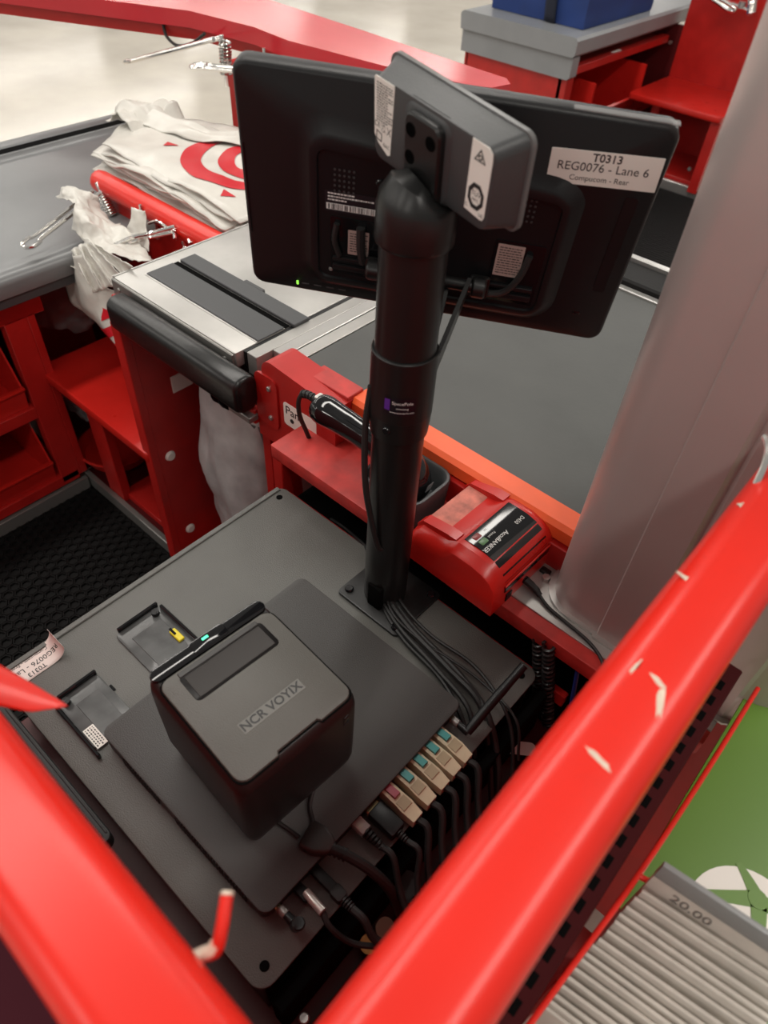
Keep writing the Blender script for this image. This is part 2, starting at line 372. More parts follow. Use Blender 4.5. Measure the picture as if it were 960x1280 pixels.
# ------------------------------------------------------------------ scanner deck and its cabinet
sd = thing('scanner_deck', 'scuffed steel scanner deck with black slot covers above the black padded bumper', 'scanner', (-.96, .82, -.02))
MB().rbox(-1.136, -.800, .583, 1.236, .072, .1, .004, .0015).build('deck_plate', steel, sd)
MB().box(-1.139, -.803, .5785, .584, .060, .098).build('front_band', steel_dk, sd)
MB().box(-1.139, -1.1355, .583, 1.236, .070, .1015, .0006).build('edge_trim', alu, sd)
MB().box(-1.105, -.80, .632, .690, .0995, .1025, .001).build('slot_cover', slot_m, sd)
o = MB().box(-1.10, -.79, .703, .738, .0995, .106, .001).build('slot_cover', slot_m, sd)
MB().box(-.96, -.91, .737, .745, .0995, .106, .001).build('slot_tab', slot_m, o)
MB().box(-1.105, -.80, .691, .702, .0985, .1008, .0004).build('slot_opening', void, sd)
MB().box(-1.105, -.80, .628, .631, .0995, .1012, .0004).build('cover_trim', alu, sd)
for x in (-1.118, -.822): screw(sd, (x, .5785, .083), (0, -1, 0), .004, alu, .002)
bp = MB(); L = []
for k, (x, s_) in enumerate([(-1.092, .75), (-1.090, .9), (-1.084, 1), (-1.0, 1), (-.88, 1), (-.748, 1), (-.742, .9), (-.740, .75)]):
    L.append([(x, .554+(q[0])*s_, (.064+q[1]*s_)) for q in rrect(-.023, .023, -.034, .034, .02, 5)])
bp.loft(L); pad = bp.build('bumper_pad', black_pad, sd, ang=60)
MB().box(-1.10, -.755, .569, .579, .03, .055).build('pad_backing', steel_dk, sd)
MB().box(-.80, -.745, .556, .576, .002, .014).build('pad_bracket', steel_dk, sd)
dc = thing('deck_cabinet', 'red sheet metal cabinet with open front under the steel scanner deck', 'cabinet', (-.95, .8, -.70))
MB().box(-1.140, -1.112, .572, 1.20, -.66, .068).build('side_panel', red, dc)
MB().box(-1.140, -1.111, .556, .576, -.66, .02).build('front_post', red, dc)
MB().box(-1.11, -.748, .570, .584, -.008, .022).build('front_beam', red, dc)
MB().box(-.772, -.750, .60, 1.20, -.66, .02).build('side_panel', red, dc)
MB().box(-1.11, -.772, 1.18, 1.20, -.66, .02).build('back_panel', red, dc)
MB().box(-1.11, -.772, .585, 1.18, -.68, -.66).build('cabinet_floor', red, dc)
for y, z in ((.602, -.328), (.612, -.576)): MB().cyl((-1.113, y, z), (-1.105, y, z), .013, .011, 16, .002).build('screw_cap', white, dc)
MB().box(-1.1115, -1.108, .64, .69, -.175, -.135, .0006).build('sticker', white, dc)
# bin liner inside the cabinet
b = MB()
def liner(u, v):
    a = 2*PI*u; z = -.655+.575*v; r = .125+.035*math.sin(v*2.4)+.020*nz(math.cos(a)*1.5, math.sin(a)*1.5, v*2.5, 1.6)+.012*nz(math.cos(a), math.sin(a), v, 6)
    r *= 1 if v < .86 else 1-.10*(v-.86)/.14
    return (-.90+r*1.0*math.cos(a), .725+r*.82*math.sin(a), z)
b.grid(liner, 64, 36)
lb = thing('bin_liner', 'crumpled translucent bin liner hanging in the opening below the black padded bumper', 'trash bag', (-.90, .725, -.655))
b.build('liner', liner_m, lb, ang=80)
b = MB()
def cuff(u, v):
    a = 2*PI*u; r = .148+.010*math.sin(a*5)+.014*nz(math.cos(a)*2, math.sin(a)*2, v*2, 2.)
    return (-.875+r*.8*math.cos(a)*(1+.12*v), .74+r*.8*math.sin(a)*(1+.08*v), -.075-.24*v+.03*math.sin(a+.6))
b.grid(cuff, 56, 14); b.build('folded_cuff', liner_dk, lb, ang=80)
# ------------------------------------------------------------------ bag well, red shelf, kick strip
bw = thing('bag_well_shelf', 'bright red shelf between the bin cabinet and the scanner cabinet', 'shelf', (-1.34, .70, -.70))
MB().rbox(-1.575, -1.118, .552, .86, -.326, -.300, .010, .004, 4).build('shelf_top', red_plastic, bw)
MB().box(-1.446, -1.378, .585, .61, -.66, -.328).build('leg', red, bw)
MB().box(-1.56, -1.142, .868, .88, -.66, -.31).build('back_panel', red_in_shade, bw)  # well back and floor: cavity shade put into the red
MB().box(-1.56, -1.142, .585, .868, -.69, -.655).build('well_floor', red_in_shade, bw)
MB().box(-1.40, -1.15, .60, .80, -.655, -.635).build('lower_shelf', red, bw)
MB().box(-1.60, -1.14, .570, .584, -.685, -.645).build('kick_strip', steel_dk, bw)
pn = thing('divider_panel', 'red divider panel with rounded top tube beside the white bag stack', 'panel', (-1.4, .86, -.3))
MB().box(-1.62, -1.142, .855, .866, -.30, .05).build('panel_sheet', red, pn)
b = MB(); L = []
for x, s_ in ((-1.642, .3), (-1.640, .7), (-1.634, .95), (-1.625, 1), (-1.40, 1), (-1.142, 1)):
    L.append([(x, .862+q[0]*s_, .048+q[1]*s_) for q in circ(14, .026)])
b.loft(L).build('top_tube', red_gloss, pn, ang=60)
# bin cabinet
bc = thing('bin_cabinet', 'red open shelving cabinet with plastic bins below the grey bagging tray', 'cabinet', (-1.75, .1, -.70))
MB().box(-1.56, -1.53, -.4, .60, -.145, -.07).build('top_beam', red, bc)
MB().box(-1.56, -1.53, .502, .556, -.63, -.14).build('front_post', red, bc)
MB().box(-1.90, -1.53, -.4, .502, -.405, -.372).build('middle_shelf', red, bc)
MB().box(-1.90, -1.53, -.4, .55, -.64, -.61).build('bottom_shelf', red, bc)
MB().box(-1.92, -1.90, -.4, 1.1, -.66, -.05).build('back_panel', red, bc)
MB().box(-1.535, -1.522, -.4, .565, -.685, -.645).build('kick_strip', steel_dk, bc)
MB().box(-1.90, -1.53, .556, .575, -.63, -.14).build('side_panel', red, bc)
MB().box(-1.90, -1.562, .868, .88, -.66, -.06).build('end_panel', red_in_shade, bc)  # end panel and floor coloured dark for the shade of the gap
MB().box(-1.90, -1.562, .575, .868, -.69, -.655).build('well_floor', red_in_shade, bc)
def bin_(y0, y1, x0, x1, z0, z1, label):
    t = thing('storage_bin', label, 'bin', ((x0+x1)/2, (y0+y1)/2, z0), group=None)
    th = .004; zf = z0+(z1-z0)*.30
    MB().box(x0, x1, y0, y1, z0, z0+th).build('bin_floor', red_plastic, t)
    for ya in (y0, y1-th):
        MB().prism([(x0, z0), (x1, z0), (x1+.012, zf), (x1-.055, z1), (x0, z1)], ya, ya+th, 1).build('bin_side', red_plastic, t)
    MB().box(x0, x0+th, y0, y1, z0, z1).build('bin_back', red_plastic, t)
    MB().prism([(x1, z0), (x1+th, z0), (x1+.016, zf), (x1+.012, zf)], y0, y1, 1).build('bin_front', red_plastic, t)
    MB().rbox(x1+.008, x1+.020, y0-.002, y1+.002, zf-.004, zf+.003, .002, .001).build('bin_lip', red_plastic, t)
bin_(.24, .492, -1.86, -1.545, -.371, -.170, 'bright red plastic bin on the middle shelf at the left edge')
bin_(.20, .492, -1.86, -1.545, -.609, -.410, 'bright red plastic bin on the bottom shelf at the left edge')
# clear bags in the cabinet
def crumple(name, label, c, sx, sy, sz, m, seed, cat='bag', group=None, amp=.3):
    b = MB()
    def f(u, v):
        a = 2*PI*u; e = PI*(v-.5); d = Vector((math.cos(e)*math.cos(a), math.cos(e)*math.sin(a), math.sin(e)))
        k = 1+amp*noise.noise(d*1.7+Vector((seed, 0, 0)))+amp*.55*noise.noise(d*4.5+Vector((0, seed, 0)))+amp*.25*abs(noise.noise(d*11+Vector((0, 0, seed))))
        return (c[0]+sx*d.x*k, c[1]+sy*d.y*k, c[2]+sz*d.z*k)
    b.grid(f, 44, 26)
    return tag(b.build(name, m, None, ang=20), label, cat, group)
crumple('clear_bag', 'crumpled clear plastic bag in the dark gap above the red shelf', (-1.66, .72, -.225), .075, .085, .06, clear_m, 3.1)
crumple('clear_bag', 'crumpled clear plastic bag sagging beneath the red shelf', (-1.56, .66, -.43), .06, .06, .085, clear_m, 8.7)
b = MB(); prof = [(.02, -.632), (.085, -.628), (.10, -.60), (.106, -.590), (.100, -.588), (.088, -.615), (.02, -.622)]
b.loft([[(-1.53+r*c_[0], .675+r*c_[1], z) for c_ in circ(28, 1)] for r, z in prof])
tag(b.build('round_dish', red_plastic), 'shallow round red dish on the floor of the bag well', 'dish')
b = MB(); b.prism([(-1.475, .60), (-1.440, .592), (-1.425, .66), (-1.46, .672)], -.53, -.45)
# ------------------------------------------------------------------ bagging tray
bt = thing('bagging_tray', 'long grey plastic bagging tray with dark rim groove at the left', 'tray', (-1.78, .45, -.06))
prof = [(-1.475, -.055), (-1.463, -.050), (-1.455, -.020), (-1.462, -.006), (-1.482, .0), (-1.52, -.004), (-1.99, -.004), (-2.005, .002), (-2.012, .012), (-2.026, .012), (-2.034, .004), (-2.046, .004), (-2.054, .014), (-2.09, .016), (-2.10, .010), (-2.10, -.05)]
MB().prism(prof, -.45, 1.24, 1).build('tray_body', tray_m, bt, ang=50)
MB().box(-2.050, -2.020, -.45, 1.24, .003, .0128, .0005).build('rim_groove', void, bt)
MB().box(-1.485, -1.470, -.45, 1.20, -.075, -.04).build('front_skirt', dgrey, bt)
# ------------------------------------------------------------------ writing ledge
wl = thing('writing_ledge', 'glossy red customer ledge on a red post behind the monitor', 'counter', (-1.6, 1.27, -.70))
pts = [(-2.4, 1.02), (-2.034, 1.209), (-1.93, 1.262), (-1.83, 1.315), (-1.609, 1.345), (-1.47, 1.33), (-1.167, 1.365), (-.98, 1.405), (-.945, 1.43), (-.935, 1.485), (-.965, 1.512), (-1.037, 1.516), (-1.414, 1.545), (-1.72, 1.565), (-2.4, 1.6)]
MB().prism(pts, .262, .300).build('ledge_top', red_ledge, wl)
pts2 = [(-2.4, 1.04), (-2.05, 1.22), (-1.83, 1.335), (-1.609, 1.365), (-1.40, 1.37), (-1.17, 1.39), (-1.0, 1.42), (-.97, 1.45), (-1.05, 1.48), (-1.4, 1.52), (-2.4, 1.58)]
MB().prism(pts2, .232, .262).build('ledge_skirt', red, wl)
MB().box(-1.645, -1.605, 1.28, 1.32, -.70, .232).build('post', red, wl)
b = MB()
b.tube(spline([at(203, 26, 1, 1.29), at(208, 45, 1, 1.285), at(222, 57, 1, 1.28), at(240, 54, 1, 1.285), at(256, 42, 1, 1.29)], 6), .004, 8)
b.build('hanging_cable', black_rub, wl)
def bag_arm(parent, p0, p1, wdt, r=.006):
    """a long wire loop: two parallel rods closed by an eye at p1"""
    p0, p1 = Vector(p0), Vector(p1); d = (p1-p0).normalized(); s = d.cross(Vector((0, 0, 1))).normalized()
    pts = [p0+s*wdt, p1-d*.05+s*wdt*.9, p1-d*.03+s*wdt*1.5]
    for k in range(1, 8): a = PI*k/8; pts.append(p1-d*.02+d*(.02*math.sin(a))+s*(wdt*1.6*math.cos(a)))
    pts += [p1-d*.03-s*wdt*1.5, p1-d*.05-s*wdt*.9, p0-s*wdt]
    MB().tube(spline(pts, 3), r, 8).build('arm', chrome, parent)
def spring(parent, p0, p1, R, r, turns):
    p0, p1 = Vector(p0), Vector(p1); d = (p1-p0); ax = d.normalized(); a1 = ax.orthogonal().normalized(); a2 = ax.cross(a1); n = turns*9
    MB().tube([p0+d*(i/n)+a1*(R*math.cos(2*PI*i/9))+a2*(R*math.sin(2*PI*i/9)) for i in range(n+1)], r, 6).build('spring', chrome, parent)
br2 = thing('bag_rack', 'chrome wire bag arms with a spring under the glossy red ledge', 'rack', tuple(at(280, 75, 1, 1.27)))
a = at(272, 48, 1, 1.26); e = at(161, 77, 1, 1.24); bag_arm(br2, a, e, .013, .0055)
a = at(296, 87, 1, 1.22); e = at(242, 82, 1, 1.20); bag_arm(br2, a, e, .012, .0055)
spring(br2, at(281, 52, 1, 1.25), at(283, 92, 1, 1.25), .013, .0035, 9)
MB().tube([at(277, 44, 1, 1.255), at(284, 108, 1, 1.255)], .006, 8).build('upright', chrome, br2)
MB().tube([at(330, 60, 1, 1.30), at(331, 76, 1, 1.30)], .004, 8).build('peg', chrome, br2)
# ------------------------------------------------------------------ chrome rack over the bag well and the hanging bags
br = thing('bag_rack', 'chrome wire bag arms with a spring on the red divider panel in the bag well', 'rack', (-1.40, .845, -.02))
a = at(120, 240, 1, .80); e = at(31, 309, 1, .585); bag_arm(br, a, e, .0105, .0042)
MB().tube(spline([at(218, 290, 1, .835), at(185, 297, 1, .80), at(165, 302, 1, .76), at(130, 320, 1, .70), at(110, 326, 1, .67)], 4), .0042, 8).build('arm', chrome, br)
MB().tube(spline([at(219, 283, 1, .835), at(186, 292, 1, .80), at(164, 297, 1, .76), at(128, 313, 1, .70), at(108, 320, 1, .67)], 4), .0042, 8).build('arm', chrome, br)
spring(br, at(125, 240, 1, .835), at(140, 270, 1, .835), .0125, .0028, 9)
MB().tube([at(121, 228, 1, .84), at(146, 278, 1, .84)], .006, 8).build('upright', chrome, br)
MB().tube([at(175, 256, 1, .835), at(179, 278, 1, .835)], .0035, 8).build('peg', chrome, br)
MB().tube(spline([at(122, 232, 1, .845), at(160, 256, 1, .845), at(195, 277, 1, .845), at(232, 292, 1, .845)], 4), .0045, 8).build('cross_bar', chrome, br)
MB().tube(spline([at(186, 279, 1, .83), at(197, 277, 1, .83), at(216, 290, 1, .83), at(219, 299, 1, .82)], 4), .004, 8).build('catch', chrome, br)
for q in ((217, 283), (237, 297), (230, 303)): MB().cyl(at(q[0], q[1], 1, .845), at(q[0]+2, q[1]+8, 1, .835), .006, n=10, e=.0015).build('collar', chrome, br)
MB().box(-1.46, -1.40, .846, .853, -.01, .05).build('mount_plate', alu, br)
hb = thing('hanging_bags', 'bunch of crumpled white plastic bags with red print hanging on the chrome arms', 'bag', tuple(at(130, 440, 1, .72)))
def patch(rows, amp, sc, seed, parent, m, name, nu=30, nv=30, y_wave=.0, solid=.0012):
    R_ = [[Vector(p) for p in r] for r in rows]
    def f(u, v):
        cr = []
        for r in R_:
            k = u*(len(r)-1); i = min(int(k), len(r)-2); cr.append(spl_at(r, k))
        p = spl_at(cr, v*(len(cr)-1))
        n1 = noise.noise_vector(Vector((p.x*sc+seed, p.y*sc, p.z*sc))); n2 = noise.noise_vector(Vector((p.x*sc*3.1, p.y*sc*3.1+seed, p.z*sc*3.1)))
        return p+n1*amp+n2*amp*.4
    return MB().grid(f, nu, nv).build(name, m, parent, ang=28, solid=solid)
def spl_at(P, k):
    n = len(P)
    if n == 2: return P[0].lerp(P[1], k)
    i = min(int(k), n-2); t_ = k-i; a = P[i-1] if i > 0 else P[0]*2-P[1]; b = P[i]; c = P[i+1]; d = P[i+2] if i+2 < n else P[-1]*2-P[-2]
    return .5*((2*b)+(c-a)*t_+(2*a-5*b+4*c-d)*t_*t_+(3*b-a-3*c+d)*t_**3)
A = lambda x, y, d: at(x, y, 1, d)
# gathered upper bag
patch([[A(68, 245, .74), A(82, 232, .75), A(105, 238, .77), A(120, 246, .79)],
       [A(84, 250, .73), A(98, 252, .735), A(116, 262, .76), A(138, 280, .79)],
       [A(94, 262, .71), A(112, 276, .71), A(132, 286, .74), A(158, 285, .78)],
       [A(88, 284, .70), A(110, 300, .69), A(140, 304, .72), A(184, 318, .76)],
       [A(112, 302, .68), A(118, 318, .67), A(150, 322, .69), A(190, 328, .72)]], .009, 26, 2.2, hb, bag_m, 'gathered_top', 40, 40)
patch([[A(166, 258, .81), A(182, 264, .81)], [A(160, 282, .79), A(184, 290, .80)], [A(158, 296, .77), A(186, 315, .78)]], .005, 30, 9.4, hb, bag_m, 'loose_flap', 16, 18)
# fan of folded bag edges: pleats
tops = [(78, 322), (90, 312), (98, 308), (105, 306), (112, 304), (122, 308)]
bots = [(104, 345), (117, 366), (128, 362), (142, 358), (156, 346), (166, 334)]
for k in range(5):
    x0, y0 = tops[k]; x1, y1 = tops[k+1]; bx0, by0 = bots[k]; bx1, by1 = bots[k+1]; d = .655-.007*k
    patch([[A(x0, y0, d+.02), A((x0+x1)/2, (y0+y1)/2-2, d+.025), A(x1+3, y1, d+.01)],
           [A((x0+bx0)/2, (y0+by0)/2, d), A((x0+x1+bx0+bx1)/4, (y0+y1+by0+by1)/4-1, d+.012), A((x1+bx1)/2, (y1+by1)/2, d-.006)],
           [A(bx0, by0, d-.005), A((bx0+bx1)/2, (by0+by1)/2, d+.004), A(bx1, by1, d-.012)]], .0035, 30, 20+k, hb, bag_m, 'pleat', 10, 16)
# lower hanging bag
def low(u, v):
    L_ = spl_at([A(80, 318, .67), A(76, 345, .665), A(85, 378, .66), A(112, 402, .655), A(142, 430, .65), A(160, 444, .65)], v*5)
    R2 = spl_at([A(106, 318, .66), A(125, 356, .655), A(150, 372, .65), A(158, 395, .645), A(166, 420, .645), A(170, 440, .645)], v*5)
    p = L_.lerp(R2, u); p.y += .010*math.sin(u*7+v*3)+.006*nz(p.x, p.y, p.z, 20); return p
MB().grid(low, 26, 44).build('lower_bag', bag_m, hb, ang=30, solid=.001)
def low_off(u, v, o=.0022): p = low(u, v); p.y -= o; return p
def print_patch(u0f, u1f, v0, v1, name='red_print'):
    MB().grid(lambda a, b_: low_off(u0f(b_)+(u1f(b_)-u0f(b_))*a, v0+(v1-v0)*b_+.0*a), 14, 6).build(name, bag_red, hb, ang=40)
MB().grid(lambda a, b_: low_off(min(1, .62-.14*b_+a*.30*b_), .50+.10*b_-.02*a), 8, 8).build('red_print', bag_red, hb)
MB().grid(lambda a, b_: low_off(a, .665+.075*b_-.05*a+.02*math.sin(a*3)), 14, 6).build('red_print', bag_red, hb)
MB().grid(lambda a, b_: low_off(.15+.85*a, .805+.065*b_-.02*a), 14, 6).build('red_print', bag_red, hb)
# ------------------------------------------------------------------ stack of flat bags on the tray
st = thing('bag_stack', 'thick stack of flat white plastic bags with red bullseye print on the grey tray', 'bag', (-1.42, 1.05, 0))
c00, c10, c11, c01 = Vector((-1.70, .905, 0)), Vector((-1.175, .888, 0)), Vector((-1.165, 1.38, 0)), Vector((-1.83, 1.12, 0))
def top_h(u, v, k, z):
    p = c00.lerp(c10, u).lerp(c01.lerp(c11, u), v)
    z = z+.010*nz(p.x, p.y, k*.3, 7)+.006*nz(p.x, p.y, k*.9, 17)+.010*math.sin(u*3)*(1 if k > 3 else .4)
    return Vector((p.x+.014*nz(p.y, k*1.3, 0, 9), p.y+.012*nz(p.x, k*1.7, 1, 9), max(z, .0005)))
NL = 14
for k in range(NL):
    z = .010+.0068*k; dx, dy = .018*random.uniform(-1, 1), .012*random.uniform(-1, 1)
    def f(u, v, k=k, z=z, dx=dx, dy=dy):
        q = top_h(u, v, k, z); q.x += dx; q.y += dy
        ed = min(u, 1-u, v, 1-v)
        q.z += .0045*math.sin((u*9+v*5+k*2))*max(0, 1-ed*8)-.004*max(0, 1-ed*12)
        if k == NL-1: q.z += .004
        return q
    if k == NL-1: f_top = f
    MB().grid(f, 34, 24).build('plastic_bag', bag_m, st, ang=28, solid=.003)
def on_top(x, y, off=.0032):
    # inverse bilinear by search on the top sheet
    best = None; u, v = .5, .5
    for it in range(14):
        q = f_top(u, v); qu = f_top(min(u+.01, 1.2), v); qv = f_top(u, v+.01)
        ax_, ay_, bx_, by_ = (qu.x-q.x)/.01, (qu.y-q.y)/.01, (qv.x-q.x)/.01, (qv.y-q.y)/.01
        dx, dy = x-q.x, y-q.y; det = ax_*by_-bx_*ay_
        u += .8*(dx*by_-bx_*dy)/det; v += .8*(ax_*dy-dx*ay_)/det
        u = min(max(u, .01), .99); v = min(max(v, .01), .99)
    q = f_top(u, v); return Vector((q.x, q.y, q.z+off))
def ring_print(cx, cy, r0, r1, a0, a1, n=36):
    b = MB(); b.grid(lambda u, v: on_top(cx+(r0+(r1-r0)*v)*math.cos(a0+(a1-a0)*u), cy+(r0+(r1-r0)*v)*math.sin(a0+(a1-a0)*u)), n, 4)
    return b.build('bullseye_print', bag_red, st, ang=60)
ring_print(-1.365, 1.115, .122, .168, 0, 2*PI, 48)
ring_print(-1.345, 1.115, .058, .096, 0, 2*PI, 32)
for x, y, s_ in ((-1.262, .945, .020), (-1.555, 1.015, .022)):
    b = MB(); b.add([on_top(x-s_, y+s_*.6), on_top(x+s_, y+s_*.6), on_top(x, y-s_*.7)], [(0, 1, 2)]); b.build('red_print', bag_red, st)
# folded-over flap on the far half of the stack
def flap(u, v):
    x = -1.82+.62*u; q = on_top(min(max(x, -1.78), -1.15), 1.035+.26*u*u+.085*v+.012*math.sin(u*9), .006)
    return Vector((x+.02*nz(u*5, v*3, 2, 1), q.y+.0, q.z+.014*math.sin(PI*v)+.010*nz(u*6, v*4, 0, 1)+.01*(u < .15)*1))
MB().grid(flap, 40, 14).build('folded_flap', bag_m, st, ang=30, solid=.0015)
MB().grid(lambda u, v: Vector((-1.83+.13*u+.012*nz(u*4, v*4, 5, 1), 1.02+.16*v+.012*nz(u*3, v*5, 3, 1), .098+.03*math.sin(PI*u)+.018*nz(u*5, v*5, 7, 1))), 18, 18).build('crumpled_corner', bag_m, st, ang=25, solid=.0015)
# ------------------------------------------------------------------ column
clm = thing('lane_column', 'tall brushed grey aluminium column standing on the red ledge at the right', 'column', (-.06, .66, .05))
pr = []
for i in range(9): a = PI+PI/2*i/8; pr.append((-.142+.046*math.cos(a), .602+.046*math.sin(a)))
pr += [(-.108, .556), (-.106, .553), (-.064, .553), (-.062, .556), (-.058, .560), (-.054, .556), (.00, .556), (.004, .553), (.05, .553)]
for i in range(9): a = -PI/2+PI/2*i/8; pr.append((.054+.046*math.cos(a), .602+.046*math.sin(a)))
for i in range(9): a = PI/2*i/8; pr.append((.054+.046*math.cos(a), .76+.046*math.sin(a)))
for i in range(9): a = PI/2+PI/2*i/8; pr.append((-.142+.046*math.cos(a), .76+.046*math.sin(a)))
MB().prism(pr, .0535, 2.2).build('shaft', column_m, clm, ang=20)
q = [(-.044+(p[0]+.044)*1.045, .68+(p[1]-.68)*1.05) for p in pr]
MB().prism(q, .0528, .0560).build('base_trim', alu, clm, ang=20)
# ------------------------------------------------------------------ cash drawer
cd = thing('cash_drawer', 'wide textured black steel cash drawer under the terminal and printer', 'cash drawer', (-.37, .27, -.12))
b = MB().rbox(-.606, -.136, .045, .497, -.004, 0, .016, .0015, 5); b.build('top_plate', plate_m, cd)
MB().box(-.600, -.142, .051, .491, -.105, -.0035).build('drawer_body', black_metal, cd)
MB().box(-.606, -.598, .05, .49, -.0005, .0022, .001).build('edge_lip', plate_m, cd)
for p in ((-.588, .478), (-.152, .478), (-.152, .063)): MB().cyl((p[0], p[1], -.0006), (p[0], p[1], .0005), .0048, n=14).build('corner_hole', void, cd)
screw(cd, (-.157, .476, 0), (0, 0, 1), .005, black_metal, .004)
MB().rbox(-.56, -.345, .018, .036, -.012, .010, .0085, .004, 5).build('edge_strap', black_rub, cd)['label'] = 'ribbed black strap along the near edge'
for k in range(3): MB().box(-.55, -.352, .0215+k*.005, .0235+k*.005, .0095, .0112, .0005).build('strap_rib', black_rub, cd)
dcb = thing('drawer_cabinet', 'red cabinet with shade in its colour carrying the cash drawer inside the rails', 'cabinet', (-.3, .25, -.70))
MB().box(-.606, -.026, -.004, .508, -.70, -.108).build('cabinet_body', red_in_shade, dcb)  # red body, with the shade between drawer and rails in its colour
MB().box(-.10, -.080, .05, .49, -.107, -.09).build('inner_lip', red, dcb)
MB().box(-.6, -.03, .0, .014, -.108, -.02).build('front_flange', red, dcb)
MB().box(-.132, -.116, .05, .49, -.10, -.02).build('drawer_side_rail', void, dcb)
screw(dcb, tuple(at(380, 1273, 2, -.05)), (0, 0, 1), .005, alu, .003)
def coin(px, py, z, r, m, label, tilt):
    c = at(px, py, 2, z); b = MB(Matrix.Translation(c) @ Matrix.Rotation(tilt, 4, 'Y')); b.tube([(0, 0, -.001), (0, 0, -.0009), (0, 0, .0009), (0, 0, .001), (0, 0, .0007)], [r-.0004, r, r, r-.0004, r*.86], 24)
    tag(b.build('coin', m), label, 'coin')
coin(461, 1180, -.088, .0095, brass, 'copper coin lying in the red gap below the plugs, nearest the rail', .15)
coin(481, 1160, -.084, .0105, mat('dull_nickel', (.20, .18, .13), .4, .8), 'dull silvery coin behind the copper coin under the rail', .4)
# paper label with peeled end on the drawer plate
lab = thing('peeling_label', 'white lane label peeling off the drawer plate near the left edge, printed upside down', 'label', (-.588, .08, .0005))
Y0, RR = .103, .016
def curl(p):
    p = Vector(p); y = p.y
    if y > Y0:
        a_ = (y-Y0)/RR; h = p.z; p.y = Y0+(RR-h)*math.sin(a_); p.z = RR-(RR-h)*math.cos(a_)+.0004
    return p
MB().grid(lambda u, v: curl((-.6035+.0335*u, .025+.108*v, .0006)), 6, 40).build('paper', pink_paper, lab, solid=.0002)
FL = lambda x, y: frame((x, y, .0008), (0, -1, 0), (1, 0, 0), (0, 0, 1))
text('T0313', .0088, FL(-.5765, .083), ink, lab, bend=curl, bold=.0001); text('REG0076 - Lane 6', .0098, FL(-.5868, .083), ink, lab, bend=curl); text('Compucom - Front', .0062, FL(-.5965, .083), ink, lab, bend=curl)
# ------------------------------------------------------------------ terminal with two mounting brackets
tm = thing('pos_terminal', 'flat black computer terminal lying on the drawer plate under the printer', 'computer', (-.306, .233, 0))
X0, X1, Y0_, Y1 = -.438, -.174, .087, .382
MB().rbox(X0, X1-.004, Y0_, Y1, .002, .0295, .010, .002, 5).build('case', box_m, tm)
MB().rbox(X0-.001, X1, Y0_-.001, Y1+.001, .0265, .030, .011, .0015, 5).build('case_lid', box_m, tm)
MB().box(X1-.006, X1-.0035, Y0_+.012, Y1-.01, .004, .025, .0005).build('port_panel', black, tm)
for g, (a, e) in enumerate(((-.40, -.335), (-.31, -.20))):
    n_ = int((e-a)/.0042)
    b = MB()
    for k in range(n_): b.box(a+k*.0042, a+k*.0042+.002, Y0_-.0016, Y0_+.001, .006, .024, .0003)
    b.build('vent_grille', black_rub, tm)
def bracket(x0, x1, y0, y1, label, side, tagm=None):
    t = thing('mounting_bracket', label, 'bracket', ((x0+x1)/2, (y0+y1)/2, 0))
    MB().rbox(x0, x1, y0, y1, .0, .003, .008, .0006, 4).build('bracket_floor', smoke, t)
    wall = MB()
    o = [(p[0], p[1]) for p in rrect(x0-.003, x1+.03, y0-.003, y1+.03, .011, 5)]
    MB().box(x0-.003, x0+.0015, y0+.006, y1, .0, .0085, .001).build('bracket_wall', black_gloss, t)
    if side == 'near': MB().box(x0+.006, x1+.012, y0-.003, y0+.0012, .0, .009, .001).build('bracket_wall', black_gloss, t)
    else: MB().box(x0+.006, x1+.012, y1-.0012, y1+.003, .0, .009, .001).build('bracket_wall', black_gloss, t)
    yc = y0+.010 if side == 'near' else y1-.010
    MB().tube([(x0+.010, yc, .0025), (x0+.010, yc, .0085), (x0+.010, yc, .0086), (x0+.010, yc, .0060)], [.0052, .0048, .0026, .0022], 16).build('screw_boss', black, t)
    MB().box(x0+.020, x1-.003, y0+.012 if side != 'near' else y0+.016, y1-.010, .0028, .0036, .0004).build('raised_pad', smoke, t)
    return t
t1 = bracket(-.522, -.440, .073, .128, 'smoky plastic bracket with a white sticker, nearest the peeling label', 'near')
s1 = MB().box(-.468, -.438, .076, .089, .0035, .0040, .0002).build('sticker', white, t1)
random.seed(3)
b = MB()
for r_ in range(4):
    x = -.466
    while x < -.442:
        w_ = random.choice((.0012, .002, .0028)); b.box(x, x+w_, .0775+r_*.0028, .0775+r_*.0028+.0014, .004, .0042, .0001); x += w_+.0012
b.build('fine_print', ink, s1)
MB().box(-.498, -.488, .1285, .1315, .0, .0012, .0004).build('slot', black_gloss, t1)
t2 = bracket(-.552, -.468, .172, .236, 'smoky plastic bracket with a yellow tag, behind the printer', 'far')
yt = MB().box(-.506, -.485, .220, .2285, .003, .0075, .001).build('cable_tag', yellow, t2); yt['label'] = 'bright yellow tag'
MB().box(-.508, -.496, .2215, .2245, .0075, .009, .0004).build('tag_slot', black_gloss, yt)
